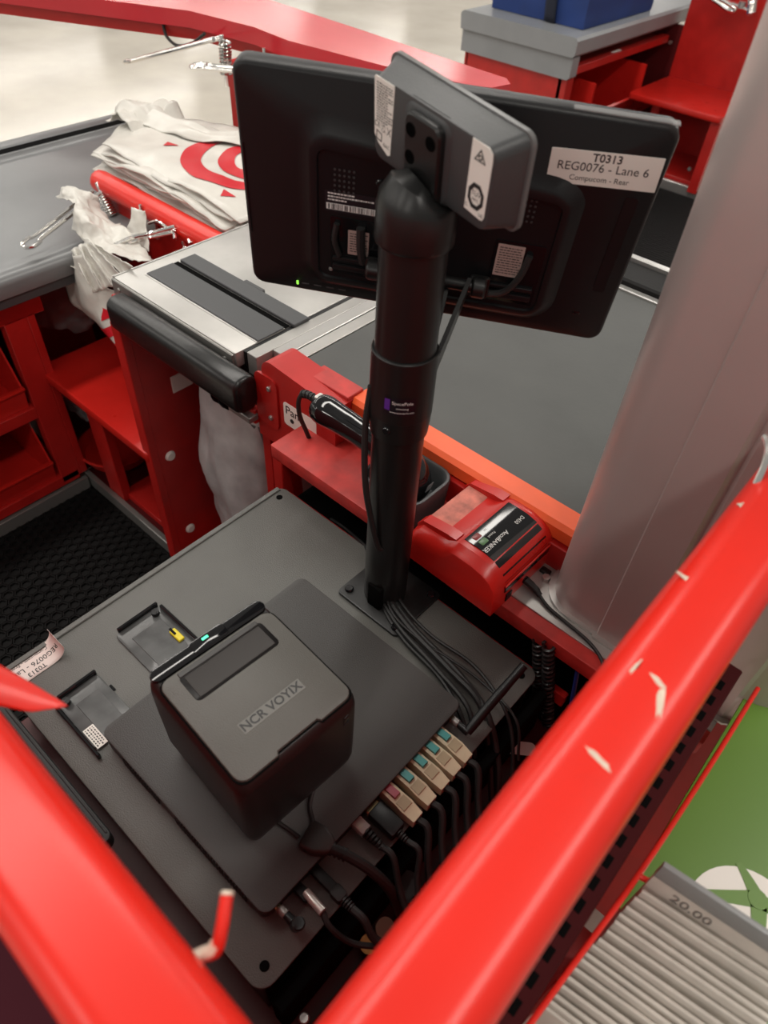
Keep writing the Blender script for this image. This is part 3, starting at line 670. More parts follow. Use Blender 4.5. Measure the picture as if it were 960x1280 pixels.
# ------------------------------------------------------------------ receipt printer (own axes: +x towards the near right)
PM = Matrix.Translation((-.2915, .187, .030)) @ Matrix.Rotation(-.0685, 4, 'Z')
rp = thing('receipt_printer', 'black cube receipt printer with dark grey lid and green light', 'printer', M=PM)
hx, hy, H = .0745, .0675, .148
L = []
for z, i in ((.003, .008), (.020, .003), (.032, .0008), (.09, .0), (.128, .0), (.137, .0012), (.1425, .004), (.145, .0075)):
    L.append([(q[0], q[1], z) for q in rrect(-hx+i, hx-i, -hy+i, hy-i, .0125-min(i, .006), 5)])
MB().loft(L).build('housing', mat('printer_housing', (.012, .0115, .011), .36, bump=.1, bscale=700), rp, True, ang=40)
lid = [(-.0655, -.0605), (-.0655, .0605)]
def lid_loop(i, z):
    o = [(-.060+i, -.0625+i), (.060-i, -.0625+i)]
    pts_ = []
    for cx, cy, a0 in ((.0595, -.0525, -PI/2), (.0595, .0525, 0), (-.0455, .0525, PI/2), (-.0455, -.0525, PI)):
        for k in range(5): a = a0+PI/2*k/4; r = .0105-i; pts_.append((cx+r*math.cos(a)-(0), cy+r*math.sin(a), z))
        if a0 == -PI/2:
            for (x, y) in ((.0700, -.024), (.0665, -.0215), (.0665, .0215), (.0700, .024)): pts_.append((x-i, y, z))
    return pts_
lidm = MB().loft([lid_loop(0, .1435), lid_loop(0, .1462), lid_loop(.0006, .1475), lid_loop(.0015, .148)]).build('lid', lid_m, rp, True, ang=30)
MB().loft([[(x*1.022+.0002, y*1.024, .1442) for x, y, z in lid_loop(0, 0)], [(x*1.022+.0002, y*1.024, .1453) for x, y, z in lid_loop(0, 0)]]).build('lid_gap', void, rp, True)
band = MB().rbox(-.0728, -.0575, -.0640, .0640, .143, .1478, .011, .0012, 5).build('gloss_band', black_gloss, rp, True)
MB().rbox(-.0735, -.0585, -.019, .019, .1472, .1486, .004, .0006, 4).build('feed_button', black_gloss, rp, True)
MB().box(-.0705, -.0675, -.006, .001, .1484, .1489, .0003).build('status_light', led_g, rp, True)['label'] = 'lit green status light'
slot = MB().rbox(-.0495, -.0165, -.0455, .0475, .1472, .1488, .005, .0008, 4).build('paper_slot', mat('slot_black', (.007, .006, .006), .3, spec=.2), rp, True)
MB().box(-.0530, -.0470, -.044, .044, .1478, .1494, .0006).build('tear_bar', mat('tear_bar_dark', (.015, .013, .012), .4), slot, True)
MB().box(-.0455, -.019, -.041, .043, .1486, .14905, .0003).build('slot_window', mat('smoked_plastic', (.020, .016, .014), .28, spec=.16), slot, True)
lg = MB().box(.0240, .0365, -.0335, .0345, .1478, .1482, .0003).build('logo_plaque', logo_bg, rp, True)
text('NCR VOYIX', .0122, frame((.0304, 0, .1482), (0, 1, 0), (-1, 0, 0), (0, 0, 1)), logo_m, lg, True, bold=.00025)
MB().rbox(.0735, .0752, .046, .053, .113, .128, .001, .0005).build('lid_latch', black_gloss, rp, True)
for x in (-.055, .055):
    for y in (-.05, .05): MB().cyl((x, y, 0), (x, y, .005), .008, n=12).build('foot', black_rub, rp, True)
# ------------------------------------------------------------------ pole mount
PX, PY = -.356, .455
pm = thing('pole_mount', 'tall black steel pole bolted to the drawer plate carrying the screens', 'pole', (PX, PY, 0))
MB().rbox(-.402, -.298, .411, .503, .0003, .0050, .006, .0008, 4).build('base_plate', black_metal, pm)
for p in ((-.392, .424), (-.308, .421), (-.308, .493)): screw(pm, (p[0], p[1], .005), (0, 0, 1), .006, black_gloss, .0035)
MB().cyl((PX, PY, .004), (PX, PY, .32), .0278, n=36).build('lower_tube', black_metal, pm)
MB().cyl((PX, PY, .30), (PX, PY, .51), .0298, n=36).build('upper_tube', black_metal, pm)
MB().cyl((PX, PY, .312), (PX, PY, .384), .0325, n=36, e=.0012).build('collar', black_metal, pm)
MB().cyl((PX, PY, .286), (PX, PY, .315), .0305, .0325, n=36).build('collar_base', black_metal, pm)
MB().tube([(PX, PY, .487), (PX, PY, .488), (PX, PY, .490), (PX, PY, .517), (PX, PY, .524), (PX+.001, PY+.001, .529), (PX+.002, PY+.003, .531)], [.0325, .0335, .0340, .0338, .032, .027, .018], 36).build('head', black_metal, pm)
dirc = Vector((0, 0, CAM_H))-Vector((PX, PY, .35)); th0 = math.atan2(dirc.y, dirc.x)
def on_pole(a, z, r): return Vector((PX+r*math.cos(th0+a), PY+r*math.sin(th0+a), z))
# wrapped maker sticker on the collar
MB().grid(lambda u, v: on_pole(-.52+.98*u, .326+.020*v, .0329), 14, 2).build('maker_sticker', mat('sticker_black', (.008, .006, .01), .3), pm)
MB().grid(lambda u, v: on_pole(-.49+.17*u, .331+.013*v, .0331), 6, 2).build('maker_mark', purple, pm)
def wrap(z0, r):
    def f(c): p = on_pole(c.x/r+.06, z0+c.y, r); return p
    return f
I4 = Matrix.Identity(4)
text('SpacePole', .0052, I4, white_ink, pm, bend=wrap(.3405, .0333), ext=.0); text('mounting', .0032, I4, white_ink, pm, bend=wrap(.3345, .0333), ext=.0); text('www.spacepole.com', .0030, I4, white_ink, pm, bend=wrap(.3295, .0333), ext=.0)
screw(pm, on_pole(-.38, .304, .0308), (math.cos(th0-.38), math.sin(th0-.38), 0), .0045, black_gloss, .0035)
MB().tube(spline([on_pole(-1.35, .34, .031), on_pole(-1.25, .29, .036), on_pole(-.95, .22, .038), on_pole(-.65, .16, .034), on_pole(-.45, .125, .030), on_pole(-.3, .118, .026)], 6), .0035, 8).build('pole_cable', black_rub, pm)
MB().rbox(PX-.006, PX+.016, PY-.030, PY-.020, .0, .045, .003, .002).build('cable_opening', void, pm)
# ------------------------------------------------------------------ customer display on the pole head
RD = Matrix(((.9819, .1625, .0973), (-.1454, .9759, -.1626), (-.1214, .1455, .9819))).to_4x4()
DM = Matrix.Translation((-.3451, .4687, .5612)) @ RD
ds = thing('customer_display', 'small dark grey customer display tilted on top of the pole', 'display', M=DM)
W2, H2 = .0775, .0385
L = []
for y, i in ((-.0150, .0125), (-.0146, .0105), (-.012, .0092), (.004, .0045), (.009, .002), (.0115, .0005), (.0125, .0)):
    L.append([(q[0], y, q[1]) for q in rrect(-W2+i, W2-i, -H2+i*.62, H2-i*.62, .009, 5)])
MB().loft(L).build('housing', dgrey, ds, True, ang=40)
MB().loft([[(q[0], y, q[1]) for q in rrect(-W2-.0004, W2+.0004, -H2-.0004, H2+.0004, .0095, 5)] for y in (.0095, .0135)]).build('bezel', mat('bezel_grey', (.13, .13, .13), .35), ds, True, ang=30)
MB().loft([[(q[0], y, q[1]) for q in rrect(-W2+.008, W2-.008, -H2+.01, H2-.008, .003, 3)] for y in (.0133, .0140)]).build('screen', black_gloss, ds, True)
l1 = MB().loft([[(q[0], y, q[1]) for q in [(-.0668, .030), (-.0655, .0315), (-.0432, .0315), (-.0428, .030), (-.0468, -.024), (-.050, -.0255), (-.062, -.0195), (-.0668, -.0135)]] for y in (-.0148, -.0154)]).build('rating_label', white, ds, True); l1['label'] = 'cream rating label'
def lines(parent, x0, x1, z0, z1, n, y, m=ink, seed=1):
    rnd = random.Random(seed); b = MB(); dz = (z1-z0)/n
    for k in range(n):
        x = x0; z = z1-dz*(k+.5); end = x1-(x1-x0)*rnd.choice((0, 0, .05, .3))
        while x < end:
            w_ = min(rnd.uniform(.001, .0035), end-x); b.add([(x, y, z-dz*.22), (x+w_, y, z-dz*.22), (x+w_, y, z+dz*.22), (x, y, z+dz*.22)], [(0, 1, 2, 3)]); x += w_+.0007
    return b.build('fine_print', m, parent, True)
lines(l1, -.064, -.0445, -.0015, .0285, 15, -.0156)
FD = lambda x, z, y=-.0156: frame((x, y, z), (1, 0, 0), (0, 0, 1), (0, -1, 0))
for s_, x, z, sz in (('CE', -.0630, -.0045, .006), ('UK', -.0555, -.0032, .0042), ('CA', -.0553, -.0072, .0042), ('EAC', -.0515, -.0185, .0042)): text(s_, sz, FD(x, z), ink, l1, True, ext=0)
def outline(parent, pts, wd, y, m=ink, name='mark'):
    n = len(pts); cx = sum(p[0] for p in pts)/n; cz = sum(p[1] for p in pts)/n
    inn = [(cx+(p[0]-cx)*(1-wd), cz+(p[1]-cz)*(1-wd)) for p in pts]; b = MB()
    b.add([(p[0], y, p[1]) for p in pts]+[(p[0], y, p[1]) for p in inn], [(i, (i+1) % n, n+(i+1) % n, n+i) for i in range(n)]); return b.build(name, m, parent, True)
outline(l1, [(-.0645, -.0165), (-.0575, -.0175), (-.0570, -.0105), (-.0640, -.0090)], .25, -.0156, name='approval_mark')
b = MB()
for a_, e_ in (((-.0507, -.0025), (-.0462, -.0085)), ((-.0462, -.0025), (-.0507, -.0085))):
    b.add([(a_[0]-.0004, -.0156, a_[1]), (a_[0]+.0004, -.0156, a_[1]), (e_[0]+.0004, -.0156, e_[1]), (e_[0]-.0004, -.0156, e_[1])], [(0, 1, 2, 3)])
b.build('bin_mark', ink, l1, True)
l2 = MB().loft([[(q[0], y, q[1]) for q in [(.0435, .0315), (.0600, .0315), (.0640, .0285), (.0648, .024), (.0640, -.0205), (.0625, -.0235), (.0600, -.0242), (.0425, -.0225)]] for y in (-.0148, -.0154)]).build('approval_label', white, ds, True); l2['label'] = 'cream label with octagon mark'
outline(l2, [(.0470, .0180), (.0590, .0180), (.0530, .0275)], .28, -.0156, name='triangle_mark')
outline(l2, [(.0530+.0022*math.cos(a*PI/5), .0212+.0022*math.sin(a*PI/5)) for a in range(10)], .45, -.0156, name='tick_mark')
outline(l2, [(.0532+.0088*math.cos(PI/8+a*PI/4), -.0085+.0108*math.sin(PI/8+a*PI/4)) for a in range(8)], .34, -.0156, name='octagon_mark')
text('TÜV', .0052, FD(.0532, -.0065), ink, l2, True, ext=0); text('NRTL', .0030, FD(.0532, -.0112), ink, l2, True, ext=0); text('C', .004, FD(.0445, -.0185), ink, l2, True, ext=0); text('US', .004, FD(.0605, -.0205), ink, l2, True, ext=0)
# bracket from pole head to display back
L = [[(q[0], y, q[1]) for q in rrect(-.029+i, .022-i, -.036, .029-i, .010, 4)] for y, i in ((-.013, -.004), (-.0155, .0), (-.0165, .0015))]
MB().loft(L).build('back_boss', dgrey, ds, True)
L = [[(q[0], y, q[1]-max(0, 0)) for q in rrect(-.0225+i, .0175-i, -.056, .0265-i, .007, 4)] for y, i in ((-.016, 0), (-.0210, .0), (-.0225, .0015))]
br_ = MB().loft(L).build('bracket', black_metal, ds, True)
for x, z in ((-.0145, .0140), (-.0145, -.0070), (.0080, .0130)):
    MB().tube([(x, -.0220, z), (x, -.0229, z), (x, -.0229, z), (x, -.0224, z)], [.0058, .0054, .0046, .0044], 16).build('screw_hole', void, br_, True)
# ------------------------------------------------------------------ monitor, back towards the camera
mu, mv = Vector((.848, .529, -.041)).normalized(), Vector((.116, -.11, .987)); mv = (mv-mu*mv.dot(mu)).normalized(); mn = mu.cross(mv)
if mn.y > 0: mn = -mn
MM = frame((-.405, .549, .462), mu, mv, mn)
mo = thing('monitor', 'black touch monitor seen from behind with a white lane label on its back', 'monitor', M=MM)
def ml(x0, x1, y0, y1, w_, r, n=5): return [(q[0], q[1], w_) for q in rrect(x0, x1, y0, y1, r, n)]
MB().loft([ml(-.189, .189, -.107, .1175, -.012, .012), ml(-.190, .190, -.108, .1185, -.010, .013), ml(-.190, .190, -.108, .1185, .002, .013), ml(-.1885, .1885, -.1065, .117, .0055, .012), ml(-.186, .186, -.104, .1145, .007, .011),
           *[[(p[0], p[1]*(1-.30*(p[0]+.12)/.24) if p[1] > 0 else p[1], p[2]) for p in l] for l in (ml(-.136, .132, -.093, .088, .0072, .03), ml(-.122, .122, -.084, .075, .0160, .022), ml(-.118, .118, -.081, .070, .0175, .016), ml(-.1135, .1135, -.0765, .0605, .0175, .010), ml(-.1125, .1125, -.0755, .0595, .0150, .010))]]).build('back_shell', black, mo, True, ang=40)
MB().loft([ml(-.187, .187, -.105, .1155, -.0135, .011), ml(-.187, .187, -.105, .1155, -.0115, .011)]).build('screen', black_gloss, mo, True)
MB().rbox(-.186, -.1845, -.045, .048, .005, .0074, .0004, .0002).build('side_seam', black_gloss, mo, True)
MB().loft([ml(.1645, .176, -.046, .055, w_, .003, 3) for w_ in (.0068, .0076)]).build('side_seam', black, mo, True)
def well(x0, x1, y0, y1):
    o = MB().loft([ml(x0, x1, y0, y1, .0152, .002, 2), ml(x0, x1, y0, y1, .0160, .002, 2)]).build('connector_well', black_gloss, mo, True)
    for k, (yy, hh) in enumerate(((y0+.006, .006), (y0+.017, .004))): MB().rbox(x0+.003, x1-.003, yy, yy+hh, .0158, .0195, .001, .0008).build('connector_block', black, o, True)
    return o
w1 = well(-.101, -.049, -.070, -.006); w2 = well(.060, .109, -.070, -.0015)
for par, x0, x1, y0, y1, sd_ in ((w1, -.083, -.062, -.045, -.018, 4), (w2, .0635, .0895, -.040, -.005, 6)):
    s_ = MB().loft([ml(x0, x1, y0, y1, z_, .0005, 1) for z_ in (.0159, .0163)]).build('rating_sticker', mat('aged_sticker', (.42, .31, .28), .5), par, True)
    rnd = random.Random(sd_); b = MB(); yy = y1-.004
    while yy > y0+.002:
        x = x0+.002
        while x < x1-.003: w_ = rnd.uniform(.001, .004); b.add([(x, yy, .01645), (min(x+w_, x1-.001), yy, .01645), (min(x+w_, x1-.001), yy+.0011, .01645), (x, yy+.0011, .01645)], [(0, 1, 2, 3)]); x += w_+.0007
        yy -= .0028
    b.build('fine_print', ink, s_, True)
MB().tube([Vector(p) for p in spline([(-.094, -.012, .018), (-.096, -.03, .019), (-.091, -.047, .019)], 4)], .003, 8).build('inner_cable', black_rub, mo, True)
MB().tube(spline([(-.070, -.012, .019), (-.069, -.035, .02), (-.066, -.05, .02)], 4), .0045, 8).build('inner_cable', black_rub, mo, True)
MB().tube(spline([(.095, -.012, .018), (.09, -.035, .021), (.078, -.055, .021), (.055, -.062, .021)], 5), .0035, 8).build('inner_cable', black_rub, mo, True)
for x, y in ((-.1006, -.0671), (.1026, -.0643)): screw(mo, (x, y, .0150), (0, 0, 1), .0022, alu, .0016, True)
screw(mo, (-.054, .034, .0150), (0, 0, 1), .0045, black_gloss, .002, True)
def vents(cx, cy, nx, ny):
    b = MB()
    for i in range(nx):
        for j in range(ny): b.tube([(cx+i*.0045, cy+j*.0052, .0150), (cx+i*.0045, cy+j*.0052, .0156)], .0012, 6)
    b.build('speaker_holes', dgrey, mo, True)
vents(-.097, .020, 5, 5); vents(.066, .021, 6, 5)
ps = MB().loft([ml(-.1065, -.053, -.0015, .0195, z_, .0005, 1) for z_ in (.0151, .0155)]).build('part_sticker', mat('black_sticker', (.012, .012, .016), .35), mo, True)
rnd = random.Random(5); b = MB()
for yy, x_end in ((.0165, -.080), (.0133, -.060), (.0101, -.086)):
    x = -.1035
    while x < x_end: w_ = rnd.uniform(.0008, .003); b.add([(x, yy, .0157), (x+w_, yy, .0157), (x+w_, yy+.0016, .0157), (x, yy+.0016, .0157)], [(0, 1, 2, 3)]); x += w_+.0006
b.build('fine_print', white_ink, ps, True)
bc_ = MB().loft([ml(-.105, -.0555, .0008, .0072, z_, .0003, 1) for z_ in (.0154, .0157)]).build('barcode', white_ink, ps, True)
b = MB(); x = -.103
while x < -.059: w_ = rnd.choice((.0004, .0007, .0012)); b.add([(x, .0012, .0159), (x+w_, .0012, .0159), (x+w_, .0068, .0159), (x, .0068, .0159)], [(0, 1, 2, 3)]); x += w_+rnd.choice((.0006, .001, .002))
b.build('barcode_bars', ink, bc_, True)
lb2 = MB(frame((.138, .0755, .0071), (.9985, .055, 0), (-.055, .9985, 0), (0, 0, 1))).rbox(-.047, .0475, -.0155, .0148, 0, .0006, .0004, .0001, 1, 1).build('lane_label', white, mo, True); lb2['label'] = 'white paper lane label'
FM = lambda x, y: frame((.138, .0755, .0078), (.9985, .055, 0), (-.055, .9985, 0), (0, 0, 1)) @ Matrix.Translation((x, y, 0))
text('T0313', .0098, FM(.001, .0092), ink, lb2, True, ext=.00005, bold=.00018); text('REG0076 - Lane 6', .0106, FM(-.001, .0005), ink, lb2, True, ext=.00005); text('Compucom - Rear', .0068, FM(-.002, -.0093), ink, lb2, True, ext=.00005)
MB().rbox(-.1405, -.1380, -.1005, -.0955, .0064, .0076, .0006, .0003).build('power_light', led_l, mo, True)['label'] = 'lit green power light'
for k in range(4): MB().rbox(-.1345+k*.0135, -.1265+k*.0135, -.0985, -.0970, .0064, .0076, .0005, .0003).build('menu_button', dgrey, mo, True)
MB().rbox(.153, .161, -.077, -.0735, .0066, .0074, .001, .0002).build('lock_slot', black_gloss, mo, True)
MB().loft([ml(.10, .187, .1178, .1192, w_, .0005, 1) for w_ in (-.004, .003)]).build('clear_tape', mat('clear_tape', (.6, .6, .6), .12, alpha=.35), mo, True)
# arm between pole collar and monitor
ar = pm
hl = [wm(mo) @ Vector((x, -.048, .030)) for x in (-.060, -.046, .030, .046, .060)]
for a_, e_ in ((0, 1), (3, 4)): MB().cyl(hl[a_], hl[e_], .0105, n=16, e=.002).build('hinge_knuckle', black_metal, ar)
MB().cyl(hl[0], hl[4], .006, n=14).build('hinge_rod', black_metal, ar)
for k, x in ((1, -.042), (2, .042)):
    e_ = wm(mo) @ Vector((x, -.048, .030)); a_ = Vector((PX, PY, .345))+mu*(x*.62)-mn*.012
    s_ = mu*.0022; d = (e_-a_).normalized(); up_ = d.cross(mu).normalized()
    if up_.z < 0: up_ = -up_
    def q(p, w_): return [p+s_+up_*w_, p-s_+up_*w_, p-s_-up_*w_, p+s_-up_*w_]
    MB().loft([q(a_, .028), q(a_.lerp(e_, .6), .019), q(e_+d*.004, .011)]).build('side_plate', black_metal, ar)
for x in (-.053, .053):
    MB(MM).rbox(x-.010, x+.010, -.064, -.040, .0205, .0255, .003, .001).build('hinge_foot', black_metal, ar)
    screw(ar, MM @ Vector((x, -.060, .0255)), mn, .0035, black_gloss, .0015)
a_ = Vector((PX, PY, .352))-mn*.025; e_ = wm(mo) @ Vector((0, -.052, .030))
MB().loft([[p+mu*.024, p-mu*.024, p-mu*.024-Vector((0, 0, .004)), p+mu*.024-Vector((0, 0, .004))] for p in (a_, e_)]).build('web_plate', black_metal, ar)
# ------------------------------------------------------------------ barcode scanner in its cradle
cr = thing('scanner_cradle', 'grey rubber cup holding the hand scanner on the red ledge behind the pole', 'holder', (-.42, .562, .05))
def cl(i, z, g=0): return [(q[0], q[1], z) for q in rrect(-.470+i, -.370-i, .517+i, .610-i, max(.024-i, .004), 5)]
MB().loft([cl(.006, .0505), cl(.002, .054), cl(0, .085), cl(-.001, .099), cl(.0005, .102), cl(.004, .102), cl(.0065, .099), cl(.008, .070), cl(.012, .062)], True, True).build('cup', dgrey, cr, ang=40)
MB().rbox(-.45, -.41, .513, .520, .055, .080, .003, .001).build('cup_clip', dgrey, cr)
gun = thing('barcode_scanner', 'glossy black handheld barcode scanner lying head down in the grey cup', 'scanner', (-.48, .556, .11))
ax = [(-.578, .549, .139), (-.577, .549, .139), (-.571, .549, .139), (-.560, .550, .1385), (-.535, .552, .137), (-.505, .554, .134), (-.475, .557, .130), (-.455, .559, .126)]
MB().tube(spline(ax, 3), [x for a_, e_ in zip((.008, .0155, .0205, .0222, .0200, .0188, .0195), (.0155, .0205, .0222, .0200, .0188, .0195, .0225)) for x in (a_, a_+(e_-a_)/3, a_+(e_-a_)*2/3)]+[.021], 20).build('handle', black_gloss, gun, ang=60)
MB().tube(spline([(-.458, .559, .127), (-.44, .561, .121), (-.42, .563, .110), (-.412, .564, .095), (-.411, .564, .080)], 4), [.0205, .022, .024, .0255, .0265, .027, .0275, .028, .028, .028, .028, .028, .0275, .027, .0265, .0255, .024], 20).build('head', black_gloss, gun, ang=60)
MB().loft([[(q[0], y, q[1]) for q in [(-.575, .123), (-.555, .121), (-.548, .124), (-.575, .127)]] for y in (.542, .556)]).build('handle_heel', black_gloss, gun)
o = MB().rbox(-.577, -.563, .543, .556, .1545, .1585, .002, .001).build('cable_clip', silverp, gun)
cab = MB(); P = spline([(-.574, .549, .146), (-.588, .548, .150), (-.603, .546, .146), (-.611, .545, .128), (-.6125, .548, .10), (-.613, .558, .07), (-.613, .566, .045)], 6)
cab.tube(P, [.0052 if i < 13 else .0034 for i in range(len(P))], 8); cab.build('cord', black_rub, gun)
for k in range(6):
    i = 1+2*k; p = Vector(P[i]); d = (Vector(P[i+1])-p).normalized(); MB().cyl(p-d*.0012, p+d*.0012, .0062, n=10).build('cord_ring', black_rub, gun)
b = MB()
for k in range(4): b.tube([on for on in [Vector((-.383+.001*k, .558+.004*j, .098+.004*k)) for j in range(4)]], .0008, 5)
b.build('grip_lines', dgrey, gun)
# ------------------------------------------------------------------ banknote detector
BM = Matrix.Translation((-.285, .556, .0525)) @ Matrix.Rotation(-.02, 4, 'Z')
bd = thing('banknote_detector', 'red plastic banknote detector with glossy black top panel on the ledge', 'detector', M=BM)
# profile across x (long direction), lofted along y ; top falls to the left tray, hump at right
hw = .0705
def sec(y, top, lo, s_=1.0):
    # x from -hw..hw ; z profile : left shallow slope, hump, rounded right shoulder
    pts_ = [(-hw, 0), (-hw, lo*.55), (-hw+.004, lo*.80), (-hw+.014, lo), (-hw+.035, lo*1.02), (-.016, lo*1.03+.002), (-.006, top*.97), (.004, top), (.030, top*1.0), (.046, top*.955), (.058, top*.85), (.0655, top*.70), (.069, top*.5), (hw, .012), (hw, 0)]
    return [(x, y, z*s_) for x, z in pts_]
L = [sec(-.068, .046, .032), sec(-.066, .058, .042), sec(-.060, .063, .050), sec(-.053, .0655, .054), sec(-.0525, .066, .054), sec(.050, .066, .054), sec(.0505, .066, .054), sec(.058, .064, .052), sec(.0645, .059, .045), sec(.067, .047, .034)]
MB().loft(L).build('housing', red_plastic, bd, True, ang=40)
# recessed note tray: dusty inclined floor with side cheeks
nt_ = MB().loft([[(-.060, -.036, .0548), (-.018, -.036, .0560), (-.018, .044, .0560), (-.060, .044, .0548)], [(-.058, -.034, .0555), (-.019, -.034, .0562), (-.019, .042, .0562), (-.058, .042, .0555)]]).build('note_tray', mat('dusty_tray', (.52, .16, .12), .7, var=.4, vscale=60), bd, True)
MB().loft([[(-.066, y, .0), (-.066, y, .0500), (-.058, y, .0600), (-.020, y, .0655), (-.006, y, .0655), (-.006, y, 0)] for y in (-.052, -.037)]).build('side_cheek', red_plastic, bd, True)
MB().loft([[(-.066, y, .0), (-.066, y, .0500), (-.058, y, .0600), (-.020, y, .0655), (-.006, y, .0655), (-.006, y, 0)] for y in (.044, .060)]).build('side_cheek', red_plastic, bd, True)
pan = MB()
prof = [(.001, .0668), (.012, .0675), (.030, .0672), (.044, .0640), (.054, .0588), (.0625, .0505), (.067, .041)]
pan.loft([[(x, y, z) for x, z in prof]+[(x-.002, y, z-.003) for x, z in reversed(prof)] for y in (-.044, .046)])
pan = pan.build('control_panel', black_gloss, bd, True, ang=40)
def ptop(x): 
    for (xa, za), (xb, zb) in zip(prof, prof[1:]):
        if xa <= x <= xb: return za+(zb-za)*(x-xa)/(xb-xa)
    return prof[-1][1]
def on_panel(c): return Vector((c.x, c.y, ptop(c.x)+.0003+c.z))
TX = lambda x, y: frame((x, y, 0), (0, -1, 0), (1, 0, 0), (0, 0, 1)) 
TX2 = lambda x, y: frame((x, y, 0), (0, 1, 0), (-1, 0, 0), (0, 0, 1))
text('AccuBANKER', .0082, TX(.030, -.020), white_ink, pan, True, bend=on_panel, ext=0, bold=.0001); text('D450', .0075, TX(.029, .030), white_ink, pan, True, bend=on_panel, ext=0); text('Passed', .0048, TX(.0195, -.015), white_ink, pan, True, bend=on_panel, ext=0); text('Fail', .0040, TX(.009, -.014), white_ink, pan, True, bend=on_panel, ext=0)
for x, m_ in ((.009, win_r), (.0195, win_g)): MB().rbox(x-.004, x+.004, -.037, -.025, .0668, .0677, .0015, .0003).build('indicator', m_, pan, True)
MB().box(.0695, .0712, -.046, .048, .026, .0345, .0005).build('note_slot', black_gloss, bd, True)
MB().box(.0698, .0714, -.047, .049, .036, .040, .0006).build('slot_lip', red_plastic, bd, True)
MB().box(.0702, .0722, -.040, -.028, .004, .018, .0008).build('switch', black, bd, True)
MB().cyl((.069, .002, .010), (.0725, .002, .010), .0055, n=14).build('power_jack', black_gloss, bd, True)
pc_ = MB(); P = spline([BM @ Vector((.0725, .002, .010)), Vector((-.197, .5555, .0595)), Vector((-.188, .553, .057))], 4)
pcab = thing('power_cord', 'thin black power cord plugged into the banknote detector, looping over the steel plate', 'cable', tuple(P[0]))
MB().tube(P, [.0052]*3+[.0046]*3+[.0038]*(len(P)-6), 10).build('plug', black_rub, pcab)
MB().tube(spline([Vector((-.190, .5535, .0573)), Vector((-.170, .5460, .0555)), Vector((-.140, .5425, .0545)), Vector((-.110, .538, .0545)), Vector((-.088, .529, .0545)), Vector((-.074, .515, .054)), Vector((-.066, .506, .040)), Vector((-.064, .503, .01))], 6), .0022, 8).build('cord', black_rub, pcab)
ub = thing('plate_bolt', 'steel bolt on the plate next to the banknote detector', 'bolt', (-.198, .583, .0525))
MB().cyl((-.198, .583, .0525), (-.198, .583, .0585), .006, .0055, 6).build('bolt_head', alu, ub); MB().rbox(-.212, -.198, .588, .598, .0525, .0565, .002, .001).build('bolt_clip', black_metal, ub)
# ------------------------------------------------------------------ plugs, antennas and cables on the port side (ports face +x)
XP = -.1775
def boot(b, x0, y, z, d, r0, n=5):
    for k in range(n): b.cyl((x0+d*k, y, z), (x0+d*(k+.55), y, z), r0-.0004*k, n=10)
def away(y, x0, z, x1, y1, z1, bow=.0, sag=-.02):
    return spline([(x0, y, z), (x0+.015, y+.001, z-.002), ((x0+x1)/2+.006, (y+y1)/2+bow, (z+z1)/2-.002), (x1, y1, z1)], 6)
plug_y = (.2545, .2775, .300, .3205, .3405)
first = None
for k, y in enumerate(plug_y):
    if k in (0, 1):
        t = thing('usb_plug', 'cream plug with a maroon tab, nearest of the five cream plugs' if k == 0 else 'cream plug with a teal tab, right beside the maroon tabbed plug', 'plug', (XP, y, .006))
        b = MB(); h = .0105
        b.loft([[(x, y+sy*wd, z) for sy, z in ((-1, .0045), (1, .0045), (1, zt), (-1, zt))] for x, wd, zt in ((XP, .0075, .0225), (XP+.020, .0078, .0225), (XP+.030, .0085, .0215), (XP+.046, .0070, .0185))])
        body = b.build('plug_body', cream, t, ang=20)
        MB().loft([[(x, y+sy*.0062, z) for sy, z in ((-1, .020), (1, .020), (1, zt), (-1, zt))] for x, zt in ((XP+.0205, .0232), (XP+.032, .0224))]).build('grip_pad', cream_dk, t)
        tb = MB().loft([[(x, y+sy*.0040, z) for sy, z in ((-1, .018), (1, .018), (1, zt), (-1, zt))] for x, zt in ((XP+.001, .0250), (XP+.008, .0262), (XP+.017, .0268), (XP+.0175, .0245))]).build('release_tab', maroon if k == 0 else teal, t); tb['label'] = 'maroon release tab' if k == 0 else 'teal release tab'
        MB().tube(away(y, XP+.044, .012, -.080, y-.035, -.030), .0040, 8).build('cord', black_rub, t)
        if k == 1: proto = t
    else:
        t = copy_tree(proto, None, Matrix.Translation((XP, y, .006)))
        tag(t, ('cream plug with a teal tab, middle one of the five', 'cream plug with a teal tab, second nearest to the stubby antenna joint', 'cream plug with a teal tab, closest to the long antenna')[k-2])
    t['group'] = 'cream powered plugs on the terminal'
# black display plug
t = thing('video_plug', 'flat black rectangular plug between the clear network plug and the maroon tabbed plug', 'plug', (XP, .231, .006))
MB().rbox(XP+.006, XP+.040, .2215, .2405, .006, .021, .002, .0015).build('plug_body', black, t); MB().box(XP-.002, XP+.008, .2225, .2395, .008, .018).build('metal_shell', gold, t)
b = MB(); boot(b, XP+.040, .231, .0135, .003, .0048); b.build('strain_relief', black_rub, t); MB().tube(away(.231, XP+.052, .0135, -.085, .205, -.025), .0032, 8).build('cord', black_rub, t)
# network plug
t = thing('network_plug', 'clear network plug with ribbed black boot on the terminal edge', 'plug', (XP, .2095, .006))
MB().rbox(XP-.002, XP+.016, .2035, .2155, .006, .0185, .0012, .001).build('plug_body', clearp, t); MB().box(XP, XP+.010, .2050, .2140, .0085, .014).build('contacts', gold, t)
b = MB(); boot(b, XP+.015, .2095, .0125, .0042, .0062, 6); b.build('strain_relief', black_rub, t); MB().tube(away(.2095, XP+.036, .0125, -.085, .190, -.03), .0036, 8).build('cord', black_rub, t)
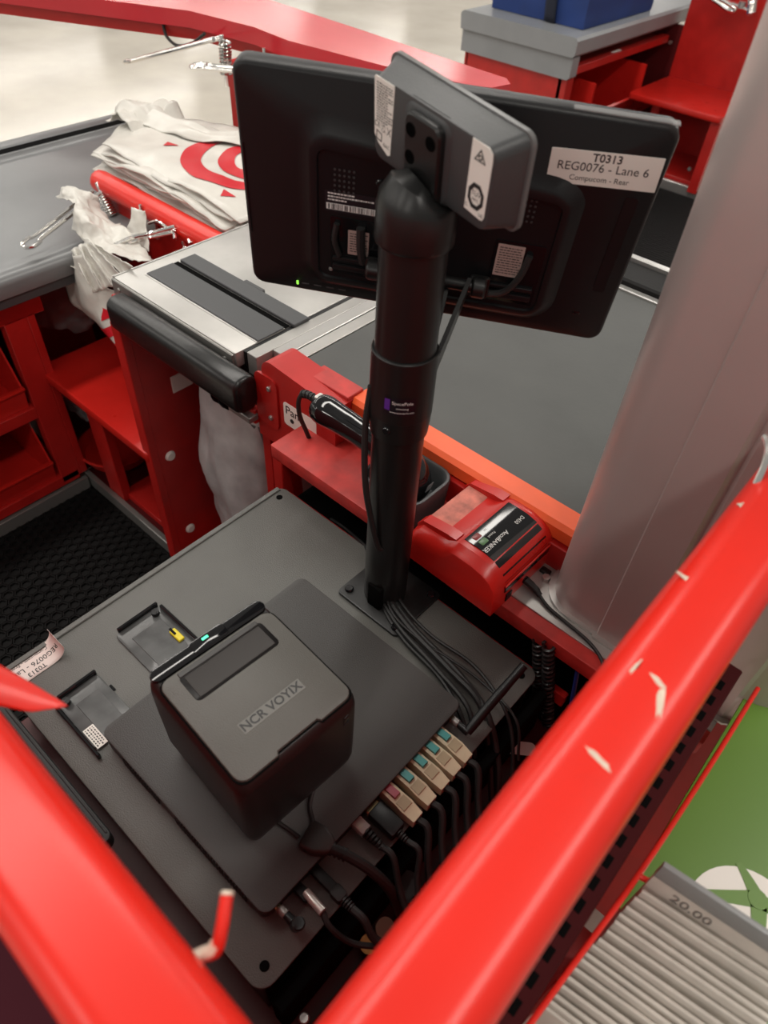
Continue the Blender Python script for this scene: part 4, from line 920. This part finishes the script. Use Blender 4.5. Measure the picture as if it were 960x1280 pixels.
# Y splitter from the printer
t = thing('cable_splitter', 'black Y shaped cable splitter beside the printer base', 'cable', (-.176, .17, .03))
b = MB(); L = []
for s_, wd, hh in ((0, .0125, .004), (.004, .0145, .0065), (.018, .0145, .0075), (.030, .0105, .0075), (.036, .0065, .006)):
    c_ = Vector((-.200+s_*.80, .1645+s_*.22-.003, .034)); sd_ = Vector((-.25, .968, 0))
    L.append([c_+sd_*(q[0])+Vector((0, 0, q[1])) for q in rrect(-wd, wd, -hh, hh, .004, 3)])
b.loft(L).build('splitter_body', mat('splitter_grey', (.035, .034, .032), .42, bump=.2, bscale=600), t, ang=40)
MB().tube(spline([(-.198, .1715, .034), (-.205, .176, .034), (-.216, .183, .035), (-.224, .196, .039)], 5), .0022, 8).build('branch_cord', black_rub, t)
MB().tube(spline([(-.202, .155, .034), (-.216, .153, .034), (-.230, .150, .036), (-.245, .150, .040)], 5), .0020, 8).build('branch_cord', black_rub, t)
MB().tube(spline([(-.172, .169, .033), (-.155, .176, .030), (-.135, .184, .018), (-.113, .191, -.008), (-.095, .192, -.05)], 5), .0055, 10).build('trunk_cord', black_rub, t)
b = MB()
for k in range(4): p = Vector((-.172+.0042*k, .169+.0017*k, .033-.0006*k)); b.cyl(p, p+Vector((.0024, .001, -.0003)), .0068, n=12)
b.build('strain_relief', black_rub, t)
# second video plug below
t = thing('video_plug', 'narrow black plug between the Y splitter and the silver stickered stub', 'plug', (XP, .150, .006))
MB().rbox(XP-.002, XP+.030, .1440, .1545, .006, .0165, .0015, .001).build('plug_body', black, t); MB().rbox(XP+.028, XP+.042, .1430, .1555, .005, .0175, .003, .001).build('plug_grip', black_rub, t)
b = MB(); boot(b, XP+.042, .1492, .011, .003, .0056, 4); b.build('strain_relief', black_rub, t); MB().tube(away(.1492, XP+.053, .011, -.070, .168, -.02, -.01), .0040, 8).build('cord', black_rub, t)
# stub with silver sticker and small antenna
t = thing('usb_stub', 'small black adapter stub with a silver sticker at the near port corner', 'adapter', (XP, .117, .006))
MB().rbox(XP-.002, XP+.018, .1220, .1320, .006, .016, .0015, .001).build('plug_body', black, t)
MB().tube([(XP+.012, .1285, .0165), (XP+.020, .1280, .0180), (XP+.036, .1272, .0180), (XP+.0365, .1272, .018)], [.0042, .0045, .0045, .003], 12).build('stub_sleeve', silverp, t)
MB().tube(spline([(XP+.036, .1270, .016), (XP+.050, .124, .010), (XP+.07, .132, -.01), (XP+.095, .152, -.02), (XP+.12, .165, -.03)], 5), .0030, 8).build('cord', black_rub, t)
def antenna(y, label, pts, tipr, grp='aerials'):
    t = thing('antenna', label, 'antenna', (XP, y, .006))
    MB().cyl((XP-.004, y, .018), (XP+.004, y, .018), .0040, n=6).build('connector_nut', gold, t)
    MB().cyl((XP+.004, y, .018), (XP+.013, y, .018), .0048, n=12, e=.0006).build('knurled_collar', steel_dk, t)
    MB().tube([(XP+.012, y, .018), (XP+.027, y, .018)], [.0040, .0052], 12).build('swivel_joint', black, t)
    MB().tube(pts, tipr, 14).build('rod', black, t)
    return t
antenna(.365, 'long black rod antenna standing out from the far corner of the terminal', spline([(XP+.026, .364, .018), (XP+.027, .385, .028), (XP+.030, .420, .046), (XP+.033, .452, .062)], 3), [.0052, .0056, .0058]+[.0056]*4+[.0052]*3)
antenna(.1025, 'short black antenna with hexagonal cap at the near corner of the terminal', [(XP+.026, .1025, .018), (XP+.030, .1030, .034), (XP+.030, .1030, .035)], [.0060, .0062, .0050])
# bundle from pole to ports
bundle = [((470, 716, .012), (476, 745, .012), (500, 785, .010), (545, 835, .010), (585, 885, .008), (592, 935, -.02), (600, 1000, -.06)),
          ((474, 714, .016), (486, 748, .014), (512, 785, .013), (560, 835, .012), (600, 880, .008), (612, 940, -.03), (615, 1000, -.07)),
          ((478, 716, .012), (494, 752, .009), (522, 790, .008), (570, 838, .008), (608, 890, .006), (622, 950, -.03), (622, 1000, -.07)),
          ((472, 718, .008), (480, 760, .006), (505, 800, .005), (552, 850, .005), (580, 905, .003), (588, 960, -.03), (585, 1010, -.06)),
          ((480, 714, .016), (505, 758, .013), (540, 795, .010), (590, 830, .010), (625, 875, .010), (640, 920, -.01), (640, 985, -.06)),
          ((476, 718, .020), (490, 765, .018), (525, 800, .014), (560, 822, .012), (605, 855, .010), (645, 900, .010), (648, 950, -.03))]
desc = ('leftmost of the black cables running from the pole foot along the terminal', 'thick black cable from the pole foot passing under the long antenna', 'thick black cable from the pole foot, right of the one under the antenna', 'black cable from the pole foot hugging the terminal lid edge', 'thin black cable from the pole foot looping widest over the drawer plate', 'thin black cable from the pole foot crossing beyond the antenna tip')
for k, pts_ in enumerate(bundle):
    P = [at(x, y, 2, z) for x, y, z in pts_]
    tag(MB().tube(spline(P, 7), (.0034, .0044, .0042, .0030, .0024, .0018)[k], 8).build('cable', black_rub), desc[k], 'cable', 'cables from the pole foot')
tag(MB().tube(spline([at(372, 630, 1, .57), at(415, 650, 1, .54), at(440, 668, 1, .53), at(462, 690, 2, .01), at(470, 715, 2, .01)], 6), .0028, 8).build('cable', black_rub), 'black cable dropping from beneath the red ledge to the pole foot', 'cable')
def coil(label, top, bot, R, r, turns):
    top, bot = Vector(top), Vector(bot); d = bot-top; ax_ = d.normalized(); a1 = ax_.orthogonal().normalized(); a2 = ax_.cross(a1); n = turns*10
    tag(MB().tube([top+d*(i/n)+a1*(R*math.cos(2*PI*i/10))+a2*(R*math.sin(2*PI*i/10)) for i in range(n+1)], r, 6).build('coiled_cord', mat('coil_black', (.02, .018, .018), .35)), label, 'cable')
coil('coiled black cord hanging below the red ledge, left one, half behind the drawer plate', at(673, 800, 1, .515), at(673, 880, 1, .515), .0062, .0022, 16)
coil('coiled black cord hanging below the red ledge, right one, full length', at(686, 805, 1, .51), at(684, 930, 1, .51), .0066, .0023, 26)
tag(MB().tube(spline([at(722, 838, 1, .52), at(718, 860, 1, .52), at(712, 890, 1, .52)], 4), .003, 8).build('cable', blue_cab), 'short blue cable in the gap under the red ledge', 'cable')
tag(MB(frame(at(648, 935, 2, -.085), (.8, .6, 0), (-.6, .8, 0), (0, 0, 1))).rbox(-.022, .022, -.009, .009, 0, .0006, .007, .0002, 4, 1).build('paper_tag', white), 'small white rounded tag in the dark gap beside the right rail', 'tag')
# grommet
t = tag(MB().tube([at(507, 1108, 2, -.055), at(507, 1108, 2, -.045), at(507, 1108, 2, -.044), at(507, 1108, 2, -.050)], [.016, .0155, .0125, .011], 20).build('grommet', black_rub), 'round black grommet where the trunk cord enters the cabinet', 'grommet')
# ------------------------------------------------------------------ next lane in the background
l2c = thing('checkout_counter', 'red checkout counter with grey top in the next lane behind the monitor', 'counter', (-2.0, 3.9, -.70))
TY = 3.22
prof = [(-2.35, -.075), (-1.738, -.075), (-1.728, -.065), (-1.726, -.012), (-1.736, 0), (-2.335, 0), (-2.352, -.008), (-2.356, -.02)]
MB().prism(prof, TY, 5.4, 1).build('counter_top', tray2_m, l2c, ang=40)
MB().prism([(-2.345, -.165), (-1.75, -.165), (-1.738, -.155), (-1.738, -.078), (-2.345, -.078)], TY+.012, TY+.07, 1).build('top_skirt', tray2_m, l2c, ang=40)
MB().box(-2.32, -1.78, TY+.03, TY+.05, -.66, -.16).build('end_panel', red, l2c)
MB().box(-1.80, -1.755, TY+.07, 4.23, -.158, -.125).build('top_beam', red, l2c)
MB().box(-1.80, -1.755, TY+.03, TY+.09, -.66, -.16).build('front_post', red, l2c)
MB().box(-2.32, -1.77, TY+.07, 4.23, -.150, -.135).build('upper_shelf', red, l2c)
MB().box(-2.32, -1.76, TY+.05, 4.55, -.47, -.44).build('middle_shelf', red, l2c)
MB().box(-2.33, -2.31, TY+.03, 4.6, -.66, -.16).build('back_panel', red, l2c)
MB().box(-2.32, -1.765, TY+.05, 4.55, -.66, -.63).build('bottom_shelf', red, l2c)
MB().box(-1.78, -1.765, 3.66, 3.74, -.1255, -.1235, .0005).build('sticker', white, l2c)
def bin2(y0, y1, label):
    t = thing('storage_bin', label, 'bin', (-1.9, (y0+y1)/2, -.44))
    for y in (y0, y1-.012): MB().prism([(-2.1, -.439), (-1.76, -.439), (-1.70, -.33), (-1.70, -.20), (-2.1, -.20)], y, y+.012, 1).build('bin_side', red_plastic, t)
    MB().box(-2.1, -1.76, y0, y1, -.439, -.43).build('bin_floor', red_plastic, t); MB().box(-2.1, -2.09, y0, y1, -.439, -.20).build('bin_back', red_plastic, t)
    MB().prism([(-1.765, -.439), (-1.755, -.439), (-1.695, -.335), (-1.705, -.330)], y0, y1, 1).build('bin_front', red_plastic, t)
bin2(3.42, 3.93, 'red plastic bin in the next lane, under the grey counter corner')
s2 = thing('bag_well_shelf', 'red shelf and panel of the bag well in the next lane', 'shelf', (-1.45, 4.0, -.70))
MB().rbox(-1.70, -1.215, 3.80, 4.24, -.328, -.300, .02, .006, 4).build('shelf_top', red_plastic, s2)
MB().box(-1.70, -1.16, 4.24, 4.265, -.64, .28).build('back_panel', red, s2)
MB().box(-2.34, -1.70, 4.26, 4.28, -.68, -.08).build('well_back', red_in_shade, l2c)  # well back and floor carry interior shade in their red
MB().box(-2.34, -1.75, 3.87, 4.26, -.695, -.66).build('well_floor', red_in_shade, l2c)
MB().box(-1.262, -1.215, 3.82, 3.86, -.66, -.33).build('leg', red, s2)
MB().box(-1.262, -1.235, 3.86, 4.24, -.66, -.33).build('side_panel', red, s2)
MB().box(-1.585, -1.545, 3.86, 3.90, -.66, -.33).build('leg', red, s2)
MB().box(-1.74, -1.262, 3.88, 4.24, -.66, -.63).build('lower_shelf', red, s2)
MB().box(-1.72, -1.19, 3.845, 3.868, -.70, -.645).build('kick_strip', alu, s2)
for q_ in ((838, 53), (876, 108), (862, 211)): 
    p = at(q_[0], q_[1], 1, 4.236 if q_[1] < 150 else 3.87); MB().cyl((p.x, p.y+.005, p.z), (p.x, p.y-.006, p.z), .009, n=8).build('rivet', alu, s2)
r2 = thing('bag_rack', 'chrome wire bag arms high on the red panel of the next lane', 'rack', tuple(at(900, 10, 1, 4.2)))
B_ = lambda x, y: at(x, y, 1, 4.18)
MB().tube(spline([B_(887, -4), B_(900, 5), B_(914, 14), B_(919, 10), B_(906, 2), B_(893, -6)], 4), .010, 8).build('arm', chrome, r2)
MB().tube(spline([B_(915, 5), B_(928, 10), B_(938, 14)], 4), .010, 8).build('arm', chrome, r2)
spring(r2, B_(941, 0), B_(939, 16), .018, .006, 5); MB().cyl(B_(929, 2), B_(926, 10), .017, n=10).build('collar', alu, r2); MB().cyl(B_(936, 15), B_(940, 15), .014, n=10).build('collar', alu, r2)
t = thing('floor_mat', 'black ribbed mat on the floor of the next lane, between two silver strips', 'mat', (-1.0, 3.4, -.70))
MB().box(-2.2, .8, 2.95, 3.842, -.70, -.690).build('mat_base', mat_rub, t)
b = MB()
for k in range(44): b.box(-2.2, .8, 2.96+k*.02, 2.97+k*.02, -.690, -.684, .002)
tag(b.build('mat_ribs', mat_rub, t), kind='stuff')
MB().box(-2.2, .8, 2.915, 2.95, -.70, -.682).build('edge_strip', alu, t); MB().box(-2.2, .8, 2.70, 2.914, -.70, -.690).build('border', black_rub, t)
# blue bag
bb = thing('cloth_bag', 'blue cloth bag with a dark strap on the grey counter of the next lane', 'bag', (-2.0, 3.7, 0))
def bagf(u, v, x0=-2.285, x1=-1.79, y0=3.36, y1=4.0):
    a = u*4; k = int(a) % 4; f_ = a-int(a)
    c_ = [(x0, y0), (x1, y0), (x1, y1), (x0, y1)]; p = c_[k]; q = c_[(k+1) % 4]
    x, y = p[0]+(q[0]-p[0])*f_, p[1]+(q[1]-p[1])*f_
    bul = 1+.035*math.sin(PI*v)-.05*v; cx, cy = (x0+x1)/2, (y0+y1)/2
    wob = .012*nz(x, y, v, 9)
    return (cx+(x-cx)*(bul+wob), cy+(y-cy)*(bul+wob), .002+.36*v)
MB().grid(bagf, 64, 18).build('bag_body', blue, bb, ang=50)
MB().add([bagf(k/16+.0, 1) for k in range(16)], [tuple(range(16))]).build('bag_top', blue, bb)
MB().grid(lambda u, v: (-1.985+.055*u, 3.36-.012-.020*math.sin(PI*v), .004+.35*v), 4, 14).build('strap', strap_m, bb, solid=.006)
